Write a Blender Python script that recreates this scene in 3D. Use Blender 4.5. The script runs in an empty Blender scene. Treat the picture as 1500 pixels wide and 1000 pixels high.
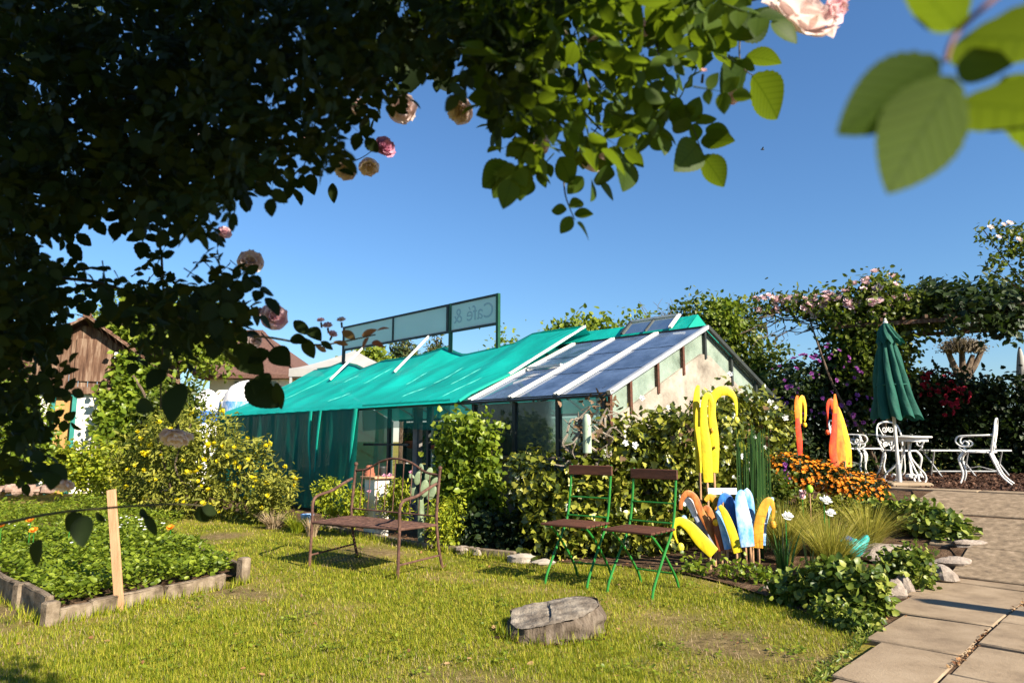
import bpy, math, random
import numpy as np
from mathutils import Vector, Matrix
from mathutils.geometry import delaunay_2d_cdt

SC = bpy.context.scene
COL = SC.collection
rng = np.random.default_rng(7)
random.seed(7)
R2 = 0.70710678

# ------------------------------------------------------------------ survey
CAMZ = 1.2
TH = math.atan(0.145)
CT, ST = math.cos(TH), math.sin(TH)

def ray(px, py):
    x = (px - 750) / 1000.0
    v = (500 - py) / 1000.0
    return np.array([x, CT - v * ST, ST + v * CT])

def at(px, py, Y):
    d = ray(px, py)
    return np.array([0, 0, CAMZ]) + d * (Y / d[1])

def gp(px, py, z=0.0):
    d = ray(px, py)
    return np.array([0, 0, CAMZ]) + d * ((z - CAMZ) / d[2])

def mpp(Y):                      # metres per photo pixel at depth Y
    return Y / 1000.0

def ab(a, b, z=0.0):             # greenhouse axes: a along the house, b across it
    return np.array([(b - a) * R2, (b + a) * R2, z])

def sm(t):
    t = np.clip(t, 0, 1)
    return t * t * (3 - 2 * t)

def gz(x, y):
    x = np.asarray(x, float); y = np.asarray(y, float)
    a = (y - x) * R2; b = (x + y) * R2
    ramp = 0.57 * sm((b - 6.2) / 3.4)
    m = sm((x - 1.7) / 1.3) * sm((4.9 - a) / 0.7)
    lump = 0.012 * np.sin(x * 1.7 + 0.6 * y) + 0.01 * np.sin(y * 2.3 - 0.9 * x + 1.0)
    lump = lump * np.clip((14 - np.hypot(x, y)) / 4, 0, 1) * np.clip((7.0 - b) / 0.8, 0, 1)
    return ramp * m + lump

# ------------------------------------------------------------------ objects
def tag(o, label=None, cat=None, group=None, kind=None):
    if label: o['label'] = label
    if cat: o['category'] = cat
    if group: o['group'] = group
    if kind: o['kind'] = kind
    return o

def thing(name, label, cat, loc=(0, 0, 0), group=None):
    o = bpy.data.objects.new(name, None)
    COL.objects.link(o)
    o.empty_display_size = 0.1
    o.location = tuple(float(c) for c in loc)
    return tag(o, label, cat, group)

def link(name, me, parent=None):
    o = bpy.data.objects.new(name, me)
    COL.objects.link(o)
    if parent is not None:
        o.parent = parent
        if parent.type == 'EMPTY':
            o.matrix_parent_inverse = Matrix.Translation(-Vector(parent.location))
    return o

def dup(root, loc=None, rotz=None, label=None, group=None, rot=None, scale=None):
    def rec(src, par):
        c = src.copy(); COL.objects.link(c)
        if par is not None: c.parent = par
        for ch in [k for k in bpy.data.objects if k.parent == src]:
            rec(ch, c)
        return c
    r = rec(root, None)
    if loc is not None: r.location = tuple(float(v) for v in loc)
    if rotz is not None: r.rotation_euler = (0, 0, rotz)
    if rot is not None: r.rotation_euler = rot
    if scale is not None: r.scale = (scale,) * 3 if not hasattr(scale, '__len__') else scale
    if label: r['label'] = label
    if group: r['group'] = group
    return r

def npmesh(name, V, F, mat, smooth=False, mats=None, midx=None):
    V = np.asarray(V, np.float32); F = np.asarray(F, np.int32)
    me = bpy.data.meshes.new(name)
    k = F.shape[1]
    me.vertices.add(len(V)); me.vertices.foreach_set('co', V.ravel())
    me.loops.add(F.size); me.loops.foreach_set('vertex_index', F.ravel())
    me.polygons.add(len(F))
    me.polygons.foreach_set('loop_start', np.arange(0, F.size, k, dtype=np.int32))
    me.polygons.foreach_set('loop_total', np.full(len(F), k, np.int32))
    if smooth: me.polygons.foreach_set('use_smooth', np.ones(len(F), bool))
    me.update(calc_edges=True)
    me.validate()
    me.materials.append(mat)
    return me

class MB:
    def __init__(s): s.v = []; s.f = []
    def add(s, vs, fs):
        o = len(s.v)
        s.v += [tuple(float(c) for c in p) for p in vs]
        s.f += [tuple(i + o for i in f) for f in fs]
        return s
    def box(s, c, size, ax=None, bev=0.0):
        c = np.array(c, float); h = np.array(size, float) / 2
        if ax is None: ax = np.eye(3)
        ax = np.array(ax, float)
        if bev <= 0:
            vs = [c + sx * h[0] * ax[0] + sy * h[1] * ax[1] + sz * h[2] * ax[2]
                  for sx in (-1, 1) for sy in (-1, 1) for sz in (-1, 1)]
            fs = [(0, 1, 3, 2), (4, 6, 7, 5), (0, 4, 5, 1), (2, 3, 7, 6), (0, 2, 6, 4), (1, 5, 7, 3)]
            return s.add(vs, fs)
        b = bev
        pts = []
        order = [(-1, -1), (1, -1), (1, 1), (-1, 1)]
        for i, (sx, sy) in enumerate(order):
            p1 = (sx * h[0], sy * (h[1] - b)); p2 = (sx * (h[0] - b), sy * h[1])
            pts += [p1, p2] if i in (0, 2) else [p2, p1]
        vs = []
        for z, ins in ((-h[2], b), (-h[2] + b, 0), (h[2] - b, 0), (h[2], b)):
            for (x, y) in pts:
                fx = (abs(x) - ins) / max(abs(x), 1e-6) if ins else 1
                fy = (abs(y) - ins) / max(abs(y), 1e-6) if ins else 1
                vs.append(c + x * fx * ax[0] + y * fy * ax[1] + z * ax[2])
        n = 8; fs = []
        for k in range(3):
            for i in range(n):
                j = (i + 1) % n
                fs.append((k * n + i, k * n + j, (k + 1) * n + j, (k + 1) * n + i))
        fs.append(tuple(range(n))[::-1]); fs.append(tuple(range(3 * n, 4 * n)))
        return s.add(vs, fs)
    def beam(s, p, q, w, h, up=(0, 0, 1), bev=0.0):
        p = np.array(p, float); q = np.array(q, float)
        d = q - p; L = np.linalg.norm(d); d = d / L
        up = np.array(up, float); sd = np.cross(up, d)
        if np.linalg.norm(sd) < 1e-4: sd = np.cross((1, 0, 0), d)
        sd /= np.linalg.norm(sd); u = np.cross(d, sd)
        return s.box((p + q) / 2, (L, w, h), (d, sd, u), bev)
    def tube(s, pts, r, n=8, cap=True, flat=1.0, fup=None):
        P = np.array(pts, float); m = len(P)
        rr = np.full(m, r, float) if np.isscalar(r) else np.array(r, float)
        if len(rr) != m: rr = np.interp(np.linspace(0, 1, m), np.linspace(0, 1, len(rr)), rr)
        T = np.gradient(P, axis=0); T /= np.linalg.norm(T, axis=1)[:, None] + 1e-9
        ref = np.array(fup if fup is not None else (0, 0, 1), float)
        if fup is None and abs(T[0] @ ref) > .9: ref = np.array([1., 0, 0])
        N = ref - T[0] * (T[0] @ ref); N /= np.linalg.norm(N)
        vs = []
        for i in range(m):
            N = N - T[i] * (N @ T[i]); N /= np.linalg.norm(N) + 1e-9
            B = np.cross(T[i], N)
            for k in range(n):
                an = 2 * math.pi * k / n
                vs.append(P[i] + rr[i] * (math.cos(an) * N * flat + math.sin(an) * B))
        fs = []
        for i in range(m - 1):
            for k in range(n):
                j = (k + 1) % n
                fs.append((i * n + k, i * n + j, (i + 1) * n + j, (i + 1) * n + k))
        if cap:
            fs.append(tuple(range(n))[::-1]); fs.append(tuple(range((m - 1) * n, m * n)))
        return s.add(vs, fs)
    def lathe(s, c, prof, n=20, wob=None):
        c = np.array(c, float); vs = []; fs = []
        m = len(prof)
        for i, (r, z) in enumerate(prof):
            for k in range(n):
                an = 2 * math.pi * k / n
                f = wob(an, i) if wob else 1.0
                vs.append(c + np.array([r * f * math.cos(an), r * f * math.sin(an), z]))
        for i in range(m - 1):
            for k in range(n):
                j = (k + 1) % n
                fs.append((i * n + k, i * n + j, (i + 1) * n + j, (i + 1) * n + k))
        fs.append(tuple(range(n))[::-1]); fs.append(tuple(range((m - 1) * n, m * n)))
        return s.add(vs, fs)
    def ball(s, c, r, n=12, m=8, sc=(1, 1, 1), wob=0.0, ax=None):
        c = np.array(c, float); vs = []; fs = []
        ax = np.eye(3) if ax is None else np.array(ax, float)
        ph = rng.uniform(0, 6, 6)
        for i in range(m + 1):
            t = math.pi * i / m
            for k in range(n):
                an = 2 * math.pi * k / n
                d = np.array([math.sin(t) * math.cos(an), math.sin(t) * math.sin(an), math.cos(t)])
                f = 1 + wob * (math.sin(3 * d[0] + ph[0]) + math.sin(4 * d[1] + ph[1]) + math.sin(5 * d[2] + ph[2]) + .6 * math.sin(9 * d[0] + 7 * d[1] + ph[3]) + .6 * math.sin(8 * d[2] - 7 * d[1] + ph[4])) / 3
                vs.append(c + (d * np.array(sc) * r * f) @ ax)
        for i in range(m):
            for k in range(n):
                j = (k + 1) % n
                fs.append((i * n + k, (i + 1) * n + k, (i + 1) * n + j, i * n + j))
        return s.add(vs, fs)
    def grid(s, fn, nu, nv):
        vs = [fn(i / nu, j / nv) for i in range(nu + 1) for j in range(nv + 1)]
        fs = [(i * (nv + 1) + j, (i + 1) * (nv + 1) + j, (i + 1) * (nv + 1) + j + 1, i * (nv + 1) + j + 1)
              for i in range(nu) for j in range(nv)]
        return s.add(vs, fs)
    def prism(s, poly, z0, z1, fn=None):
        n = len(poly)
        f = fn or (lambda p, z: (p[0], p[1], z))
        vs = [f(p, z0) for p in poly] + [f(p, z1) for p in poly]
        fs = [tuple(range(n))[::-1], tuple(range(n, 2 * n))]
        fs += [(i, (i + 1) % n, n + (i + 1) % n, n + i) for i in range(n)]
        return s.add(vs, fs)
    def mesh(s, name, mat, smooth=True, ang=35):
        me = bpy.data.meshes.new(name)
        me.from_pydata(s.v, [], s.f)
        import bmesh
        bm = bmesh.new(); bm.from_mesh(me)
        bmesh.ops.remove_doubles(bm, verts=bm.verts, dist=1e-6)
        bmesh.ops.recalc_face_normals(bm, faces=bm.faces)
        if smooth:
            for f in bm.faces: f.smooth = True
            for e in bm.edges:
                if len(e.link_faces) == 2 and e.calc_face_angle(0) > math.radians(ang): e.smooth = False
        bm.to_mesh(me); bm.free()
        me.materials.append(mat)
        return me
    def build(s, name, mat, parent=None, smooth=True, ang=35):
        return link(name, s.mesh(name, mat, smooth, ang), parent)

# ------------------------------------------------------------------ materials
def new_mat(name):
    m = bpy.data.materials.new(name); m.use_nodes = True
    nt = m.node_tree; nt.nodes.clear()
    return m, nt

def N(nt, t, **kw):
    n = nt.nodes.new(t)
    for k, v in kw.items():
        if k in n.inputs: n.inputs[k].default_value = v
        else: setattr(n, k, v)
    return n

def c4(c): return (c[0], c[1], c[2], 1.0)

def ramp(nt, fac, cols, pos=None):
    r = N(nt, 'ShaderNodeValToRGB')
    el = r.color_ramp.elements
    pos = pos or [i / (len(cols) - 1) for i in range(len(cols))]
    while len(el) < len(cols): el.new(0.5)
    for e, c, p in zip(el, cols, pos):
        e.position = p; e.color = c4(c)
    nt.links.new(fac, r.inputs[0])
    return r.outputs[0]

def surf(name, cols, scale=8.0, rough=0.7, bump=0.2, bscale=None, detail=6, spec=0.3, stretch=(1, 1, 1), metal=0.0, pos=None, dist=0.02, coat=0.0, trans=0.0, world=False):
    m, nt = new_mat(name)
    out = N(nt, 'ShaderNodeOutputMaterial')
    p = N(nt, 'ShaderNodeBsdfPrincipled', Roughness=rough, Metallic=metal)
    p.inputs['Specular IOR Level'].default_value = spec
    p.inputs['Coat Weight'].default_value = coat
    tc = N(nt, 'ShaderNodeNewGeometry') if world else N(nt, 'ShaderNodeTexCoord')
    mp = N(nt, 'ShaderNodeMapping'); mp.inputs['Scale'].default_value = stretch
    nt.links.new(tc.outputs['Position' if world else 'Object'], mp.inputs[0])
    nz = N(nt, 'ShaderNodeTexNoise', Scale=scale, Detail=detail, Roughness=0.65)
    nt.links.new(mp.outputs[0], nz.inputs['Vector'])
    if len(cols) == 1: p.inputs['Base Color'].default_value = c4(cols[0])
    else:
        pos = pos or [0.3 + 0.4 * i / (len(cols) - 1) for i in range(len(cols))]
        nt.links.new(ramp(nt, nz.outputs['Fac'], cols, pos), p.inputs['Base Color'])
    if bump:
        nb = N(nt, 'ShaderNodeTexNoise', Scale=bscale or scale * 4, Detail=8, Roughness=0.7)
        nt.links.new(mp.outputs[0], nb.inputs['Vector'])
        b = N(nt, 'ShaderNodeBump', Strength=bump, Distance=dist)
        nt.links.new(nb.outputs['Fac'], b.inputs['Height'])
        nt.links.new(b.outputs[0], p.inputs['Normal'])
    if trans:
        tr = N(nt, 'ShaderNodeBsdfTranslucent'); tr.inputs['Color'].default_value = c4(cols[-1])
        mx = N(nt, 'ShaderNodeMixShader', Fac=trans)
        nt.links.new(p.outputs[0], mx.inputs[1]); nt.links.new(tr.outputs[0], mx.inputs[2])
        nt.links.new(mx.outputs[0], out.inputs[0])
    else: nt.links.new(p.outputs[0], out.inputs[0])
    return m

def leafmat(name, cols, trans=0.3, tcol=None, rough=0.45, spec=0.35, vein=False):
    m, nt = new_mat(name)
    out = N(nt, 'ShaderNodeOutputMaterial')
    g = N(nt, 'ShaderNodeNewGeometry')
    col = ramp(nt, g.outputs['Random Per Island'], cols)
    p = N(nt, 'ShaderNodeBsdfPrincipled', Roughness=rough)
    p.inputs['Specular IOR Level'].default_value = spec
    nt.links.new(col, p.inputs['Base Color'])
    tr = N(nt, 'ShaderNodeBsdfTranslucent')
    if tcol:
        mxc = N(nt, 'ShaderNodeMix', data_type='RGBA'); mxc.inputs[0].default_value = 0.65
        nt.links.new(col, mxc.inputs[6]); mxc.inputs[7].default_value = c4(tcol)
        nt.links.new(mxc.outputs[2], tr.inputs['Color'])
    else: nt.links.new(col, tr.inputs['Color'])
    if vein:
        at_ = N(nt, 'ShaderNodeAttribute'); at_.attribute_name = 'leafco'
        sx = N(nt, 'ShaderNodeSeparateXYZ'); nt.links.new(at_.outputs['Vector'], sx.inputs[0])
        def mth(op, a, b=None):
            k = N(nt, 'ShaderNodeMath', operation=op)
            for i, q in enumerate((a, b)):
                if q is None: continue
                if isinstance(q, (int, float)): k.inputs[i].default_value = q
                else: nt.links.new(q, k.inputs[i])
            return k.outputs[0]
        ay = mth('ABSOLUTE', sx.outputs[1])
        fr_ = mth('FRACT', mth('MULTIPLY', mth('SUBTRACT', sx.outputs[0], mth('MULTIPLY', ay, .9)), 8.0))
        side = mth('LESS_THAN', mth('ABSOLUTE', mth('SUBTRACT', fr_, .5)), .075)
        mid = mth('LESS_THAN', ay, .016)
        vn_ = mth('MAXIMUM', side, mid)
        mxv = N(nt, 'ShaderNodeMix', data_type='RGBA', blend_type='MULTIPLY'); mxv.inputs[0].default_value = 1.0
        vc = N(nt, 'ShaderNodeMix', data_type='RGBA'); nt.links.new(vn_, vc.inputs[0]); vc.inputs[6].default_value = (1, 1, 1, 1); vc.inputs[7].default_value = (.72, .76, .66, 1)
        for sk in (p.inputs['Base Color'], tr.inputs['Color']):
            src = sk.links[0].from_socket
            mv = N(nt, 'ShaderNodeMix', data_type='RGBA', blend_type='MULTIPLY'); mv.inputs[0].default_value = 1.0
            nt.links.new(src, mv.inputs[6]); nt.links.new(vc.outputs[2], mv.inputs[7]); nt.links.new(mv.outputs[2], sk)
        nt.nodes.remove(mxv)
        wv = mth('ABSOLUTE', mth('SUBTRACT', fr_, .5))
        b = N(nt, 'ShaderNodeBump', Strength=0.12, Distance=0.001)
        nt.links.new(wv, b.inputs['Height'])
        nt.links.new(b.outputs[0], p.inputs['Normal'])
    mx = N(nt, 'ShaderNodeMixShader', Fac=trans)
    nt.links.new(p.outputs[0], mx.inputs[1]); nt.links.new(tr.outputs[0], mx.inputs[2])
    nt.links.new(mx.outputs[0], out.inputs[0])
    return m

def netmat(name, col, holes, tr=0.35, crease=False):
    m, nt = new_mat(name)
    out = N(nt, 'ShaderNodeOutputMaterial')
    tc = N(nt, 'ShaderNodeTexCoord')
    nz = N(nt, 'ShaderNodeTexNoise', Scale=1.3, Detail=5)
    nt.links.new(tc.outputs['Object'], nz.inputs['Vector'])
    c = ramp(nt, nz.outputs['Fac'], [tuple(k * .8 for k in col), tuple(min(1, k * 1.15) for k in col)], [.3, .7])
    d = N(nt, 'ShaderNodeBsdfPrincipled', Roughness=0.6)
    d.inputs['Specular IOR Level'].default_value = .2
    nt.links.new(c, d.inputs['Base Color'])
    wv = N(nt, 'ShaderNodeTexNoise', Scale=7.0, Detail=6, Roughness=.6)
    nt.links.new(tc.outputs['Object'], wv.inputs['Vector'])
    b = N(nt, 'ShaderNodeBump', Strength=.35, Distance=.03)
    nt.links.new(wv.outputs['Fac'], b.inputs['Height']); nt.links.new(b.outputs[0], d.inputs['Normal'])
    if crease:
        mp = N(nt, 'ShaderNodeMapping'); mp.inputs['Rotation'].default_value = (0, 0, math.radians(-38)); mp.inputs['Scale'].default_value = (.45, 5.5, 1.0)
        nt.links.new(tc.outputs['Object'], mp.inputs[0])
        n2 = N(nt, 'ShaderNodeTexNoise', Scale=2.2, Detail=7, Roughness=.62); n2.noise_type = 'RIDGED_MULTIFRACTAL'
        nt.links.new(mp.outputs[0], n2.inputs['Vector'])
        b2 = N(nt, 'ShaderNodeBump', Strength=.8, Distance=.03)
        nt.links.new(n2.outputs['Fac'], b2.inputs['Height']); nt.links.new(b.outputs[0], b2.inputs['Normal']); nt.links.new(b2.outputs[0], d.inputs['Normal'])
    t = N(nt, 'ShaderNodeBsdfTranslucent'); nt.links.new(c, t.inputs['Color'])
    m1 = N(nt, 'ShaderNodeMixShader', Fac=tr)
    nt.links.new(d.outputs[0], m1.inputs[1]); nt.links.new(t.outputs[0], m1.inputs[2])
    tp = N(nt, 'ShaderNodeBsdfTransparent')
    m2 = N(nt, 'ShaderNodeMixShader', Fac=holes)
    nt.links.new(m1.outputs[0], m2.inputs[1]); nt.links.new(tp.outputs[0], m2.inputs[2])
    nt.links.new(m2.outputs[0], out.inputs[0])
    return m

def glassmat(name, tint=(.8, .9, .88), dirt_sheen=0.15, dcol=(.35, .42, .4), ior=1.5):
    m, nt = new_mat(name)
    out = N(nt, 'ShaderNodeOutputMaterial')
    tp = N(nt, 'ShaderNodeBsdfTransparent'); tp.inputs[0].default_value = c4(tint)
    gl = N(nt, 'ShaderNodeBsdfGlossy', Roughness=0.04)
    fr = N(nt, 'ShaderNodeFresnel', IOR=ior)
    m1 = N(nt, 'ShaderNodeMixShader')
    nt.links.new(fr.outputs[0], m1.inputs[0]); nt.links.new(tp.outputs[0], m1.inputs[1]); nt.links.new(gl.outputs[0], m1.inputs[2])
    df = N(nt, 'ShaderNodeBsdfDiffuse'); df.inputs[0].default_value = c4(dcol)
    tc = N(nt, 'ShaderNodeTexCoord')
    nz = N(nt, 'ShaderNodeTexNoise', Scale=3.0, Detail=8, Roughness=.7)
    nt.links.new(tc.outputs['Object'], nz.inputs['Vector'])
    mr = N(nt, 'ShaderNodeMapRange'); mr.inputs[1].default_value = .3; mr.inputs[2].default_value = .75
    mr.inputs[3].default_value = dirt_sheen * .4; mr.inputs[4].default_value = min(1, dirt_sheen * 1.8)
    nt.links.new(nz.outputs['Fac'], mr.inputs[0])
    m2 = N(nt, 'ShaderNodeMixShader')
    nt.links.new(mr.outputs[0], m2.inputs[0]); nt.links.new(m1.outputs[0], m2.inputs[1]); nt.links.new(df.outputs[0], m2.inputs[2])
    nt.links.new(m2.outputs[0], out.inputs[0])
    return m

# ------------------------------------------------------------------ leaves
def tmpl_mid(w=0.3, cup=0.05):
    V = [(0, 0, 0), (.3, 0, -cup), (.7, 0, -cup), (1, 0, .02), (.26, -w, cup), (.64, -w * .82, cup), (.26, w, cup), (.64, w * .82, cup)]
    F = [(0, 1, 4), (1, 2, 5), (1, 5, 4), (2, 3, 5), (0, 6, 1), (1, 7, 2), (1, 6, 7), (2, 7, 3)]
    return np.array(V), np.array(F)
def tmpl_far(w=0.32):
    return np.array([(0, 0, 0), (.45, -w, .09), (1, 0, -.02), (.45, w, .09)]), np.array([(0, 2, 1), (0, 3, 2)])
def tmpl_rose(n=11):
    V = []; F = []
    for i in range(n):
        t = i / (n - 1)
        w = .37 * math.sin(math.pi * min(1, t ** 0.85)) ** 0.8 * (1 - .12 * t) if 0 < i < n - 1 else 0.0
        se = (.022 if i % 2 else -.012) * 11 / n
        x = t + (.0 if i % 2 else .012)
        bend = -.16 * (t - .4) ** 2
        V += [(t, 0, bend), (x, -(w + se * (w > 0)), bend + .22 * w), (x, w + se * (w > 0), bend + .22 * w)]
    for i in range(n - 1):
        a = 3 * i; b = 3 * i + 3
        F += [(a, b, b + 1), (a, b + 1, a + 1), (a, a + 2, b + 2), (a, b + 2, b)]
    return np.array(V), np.array(F)
def tmpl_ivy():
    o = [(0, .0), (.05, .3), (.22, .5), (.38, .28), (.62, .33), (.72, .16), (1, 0), (.72, -.16), (.62, -.33), (.38, -.28), (.22, -.5), (.05, -.3)]
    V = [(.35, 0, -.05)] + [(x, y, .05 * (abs(y) > .1) - .08 * max(0, x - .5)) for x, y in o]
    F = [(0, 1 + i, 1 + (i + 1) % len(o)) for i in range(len(o))]
    return np.array(V), np.array(F)
def tmpl_petal():
    V = [(0, 0, 0), (.5, -.4, .12), (1, -.2, .3), (1, .2, .3), (.5, .4, .12)]
    return np.array(V), np.array([(0, 1, 2), (0, 2, 3), (0, 3, 4)])
T_MID, T_FAR, T_ROSE, T_IVY, T_NAR = tmpl_mid(), tmpl_far(), tmpl_rose(), tmpl_ivy(), tmpl_mid(.16, .04)
T_ROSEF = tmpl_rose(23)
T_ROUND = tmpl_mid(.42, .06)

def nrm(A): return A / (np.linalg.norm(A, axis=-1, keepdims=True) + 1e-9)

def leaves(P, U, Nn, size, T):
    P = np.asarray(P); n = len(P)
    U = nrm(np.asarray(U, float)); Nn = np.asarray(Nn, float)
    Nn = nrm(Nn - U * (U * Nn).sum(1, keepdims=True))
    W = np.cross(Nn, U)
    tv, tf = T
    size = np.broadcast_to(np.asarray(size, float), (n,))[:, None, None]
    V = P[:, None, :] + size * (tv[None, :, 0:1] * U[:, None] + tv[None, :, 1:2] * W[:, None] + tv[None, :, 2:3] * Nn[:, None])
    F = tf[None] + (np.arange(n) * len(tv))[:, None, None]
    return V.reshape(-1, 3), F.reshape(-1, 3)

def joinvf(parts):
    V = []; F = []; o = 0
    for v, f in parts:
        V.append(v); F.append(f + o); o += len(v)
    return np.concatenate(V), np.concatenate(F)

def cloud(blobs, n, clump=8, spread=0.12, shell=0.55, flat=0.0, cull=None, keep=None):
    """clustered points through a set of ellipsoids (x,y,z,rx,ry,rz) -> positions, outward directions"""
    B = np.array(blobs, float)
    w = (B[:, 3] * B[:, 5] + B[:, 4] * B[:, 5]); w = w / w.sum()
    m = max(1, n // clump)
    idx = rng.choice(len(B), m, p=w)
    d = nrm(rng.normal(size=(m, 3)))
    r = shell + (1 - shell) * rng.random(m) ** .7
    r = np.where(rng.random(m) < .15, rng.random(m), r)
    C = B[idx, :3] + d * B[idx, 3:6] * r[:, None]
    O = nrm(d / B[idx, 3:6])
    P = np.repeat(C, clump, 0) + rng.normal(size=(m * clump, 3)) * spread
    O = np.repeat(O, clump, 0)
    if keep is not None:
        k = keep(P); P = P[k]; O = O[k]
    return P, O

def foliage(name, blobs, n, size, T, mat, parent=None, clump=8, spread=.1, shell=.55, droop=.3, up=.5, jit=.7, keep=None, ground=True):
    P, O = cloud(blobs, n, clump, spread, shell, keep=keep)
    if ground:
        k = P[:, 2] > gz(P[:, 0], P[:, 1]) + .01
        P = P[k]; O = O[k]
    m = len(P)
    Nn = O * .7 + np.array([0, 0, up]) + rng.normal(size=(m, 3)) * jit * .6
    U = rng.normal(size=(m, 3)) + O * .5 + np.array([0, 0, -droop])
    s = size * rng.uniform(.6, 1.25, m)
    V, F = leaves(P, U, Nn, s, T)
    return link(name, npmesh(name, V, F, mat, smooth=True), parent)

def pblob(px, py, Y, r, sc=(1, 1, 1)):
    c = at(px, py, Y)
    return (c[0], c[1], c[2], r * sc[0], r * sc[1], r * sc[2])

def wallblobs(prof, r, step=1.25, ysc=1.0):
    """prof: (px, top, bottom, Y); ellipsoids of radius r metres filling between top and bottom"""
    out = []
    px0, px1 = prof[0][0], prof[-1][0]
    A = np.array(prof, float)
    x = px0
    while x <= px1 + .1:
        t, b, Y = (np.interp(x, A[:, 0], A[:, k]) for k in (1, 2, 3))
        rp = r / mpp(Y)
        yy = t + rp
        while True:
            rr = r * rng.uniform(.8, 1.15)
            yq = min(yy, b)
            out.append(pblob(x + rng.uniform(-.3, .3) * rp, yq, Y + rng.uniform(-.3, .3) * r, rr, (1, ysc, 1)))
            yy += rp * step
            if yy > b: break
        x += rp * step
    return out

def rough(o, cuts, amp):
    import bmesh
    bm = bmesh.new(); bm.from_mesh(o.data)
    bmesh.ops.subdivide_edges(bm, edges=bm.edges, cuts=cuts, use_grid_fill=True)
    for v in bm.verts:
        c = v.co
        n = math.sin(c.x * 31 + c.y * 17) + math.sin(c.y * 43 - c.z * 60) + math.sin(c.z * 71 + c.x * 23)
        v.co += Vector((random.uniform(-1, 1), random.uniform(-1, 1), random.uniform(-1, 1) + .5 * n)) * amp
    bm.to_mesh(o.data); bm.free(); o.data.update()
    return o

def patchf(X, Y):
    return np.sin(1.9 * X + 1.3 * np.sin(1.1 * Y)) * np.sin(1.6 * Y + .8 * X) + .5 * np.sin(5.1 * X + 2 * np.sin(3.3 * Y)) * np.sin(4.7 * Y)

def rod_path(pts, n=8):
    P = np.array(pts, float); m = len(P)
    out = []
    for i in range(m - 1):
        p0, p1, p2, p3 = P[max(i - 1, 0)], P[i], P[i + 1], P[min(i + 2, m - 1)]
        for k in range(n):
            t = k / n
            out.append(.5 * ((2 * p1) + (-p0 + p2) * t + (2 * p0 - 5 * p1 + 4 * p2 - p3) * t * t + (-p0 + 3 * p1 - 3 * p2 + p3) * t ** 3))
    out.append(P[-1])
    return np.array(out)

def sheet(name, poly, mat, off, step=.25, parent=None, zf=gz, rough=0.0):
    """terrain-hugging sheet over an xy polygon"""
    poly = [Vector((float(p[0]), float(p[1]))) for p in poly]
    # densify the border
    bd = []
    for i, p in enumerate(poly):
        q = poly[(i + 1) % len(poly)]; L = (q - p).length; k = max(1, int(L / step))
        bd += [p.lerp(q, j / k) for j in range(k)]
    nb = len(bd)
    xs = [p.x for p in poly]; ys = [p.y for p in poly]
    pts = list(bd)
    for x in np.arange(min(xs), max(xs), step):
        for y in np.arange(min(ys), max(ys), step):
            if inside(x, y, poly): pts.append(Vector((x + random.uniform(-.1, .1) * step, y + random.uniform(-.1, .1) * step)))
    r = delaunay_2d_cdt(pts, [(i, (i + 1) % nb) for i in range(nb)], [], 1, 1e-5)
    vs = [(v.x, v.y, float(zf(v.x, v.y)) + off + (random.uniform(-1, 1) * rough)) for v in r[0]]
    me = bpy.data.meshes.new(name); me.from_pydata(vs, [], [tuple(f) for f in r[2]])
    for p in me.polygons: p.use_smooth = True
    me.update(); me.materials.append(mat)
    return link(name, me, parent)

def inside(x, y, poly):
    c = False; n = len(poly); j = n - 1
    for i in range(n):
        xi, yi = poly[i][0], poly[i][1]; xj, yj = poly[j][0], poly[j][1]
        if (yi > y) != (yj > y) and x < (xj - xi) * (y - yi) / (yj - yi) + xi: c = not c
        j = i
    return c
def inside_np(X, Y, poly):
    c = np.zeros(len(X), bool); n = len(poly); j = n - 1
    for i in range(n):
        xi, yi = poly[i][0], poly[i][1]; xj, yj = poly[j][0], poly[j][1]
        if yi != yj:
            k = ((yi > Y) != (yj > Y)) & (X < (xj - xi) * (Y - yi) / (yj - yi) + xi)
            c ^= k
        j = i
    return c
# ================================================================== world, sun, camera
SUN_AZ = np.array([.72, -.694]); SUN_EL = math.radians(31)
w = bpy.data.worlds.new("World"); SC.world = w; w.use_nodes = True
nt = w.node_tree; nt.nodes.clear()
sky = N(nt, 'ShaderNodeTexSky'); sky.sky_type = 'NISHITA'; sky.sun_disc = False
sky.sun_elevation = SUN_EL; sky.sun_rotation = math.atan2(SUN_AZ[0], SUN_AZ[1])
sky.air_density = 1.35; sky.dust_density = 0.0; sky.ozone_density = 10.0; sky.altitude = 0
bg = N(nt, 'ShaderNodeBackground', Strength=0.058)
wo = N(nt, 'ShaderNodeOutputWorld')
nt.links.new(sky.outputs[0], bg.inputs[0]); nt.links.new(bg.outputs[0], wo.inputs[0])
ld = bpy.data.lights.new('sun', 'SUN'); ld.energy = 5.0; ld.angle = math.radians(.5); ld.color = (1.0, .90, .74)
lo = bpy.data.objects.new('sun', ld); COL.objects.link(lo)
sd = Vector((SUN_AZ[0] * math.cos(SUN_EL), SUN_AZ[1] * math.cos(SUN_EL), math.sin(SUN_EL)))
lo.rotation_euler = sd.to_track_quat('Z', 'Y').to_euler(); lo.location = (6, -8, 12)
cd = bpy.data.cameras.new('camera'); cd.lens = 24; cd.sensor_width = 36; cd.clip_end = 2000; cd.clip_start = .05
cd.dof.use_dof = True; cd.dof.focus_distance = 7.0; cd.dof.aperture_fstop = 5.6
cam = bpy.data.objects.new('camera', cd); COL.objects.link(cam)
cam.location = (0, 0, CAMZ); cam.rotation_euler = (math.pi / 2 + TH, 0, 0)
SC.camera = cam
SC.view_settings.view_transform = 'Standard'; SC.view_settings.look = 'None'
SC.view_settings.exposure = 1.5; SC.view_settings.gamma = 1.0
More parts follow.
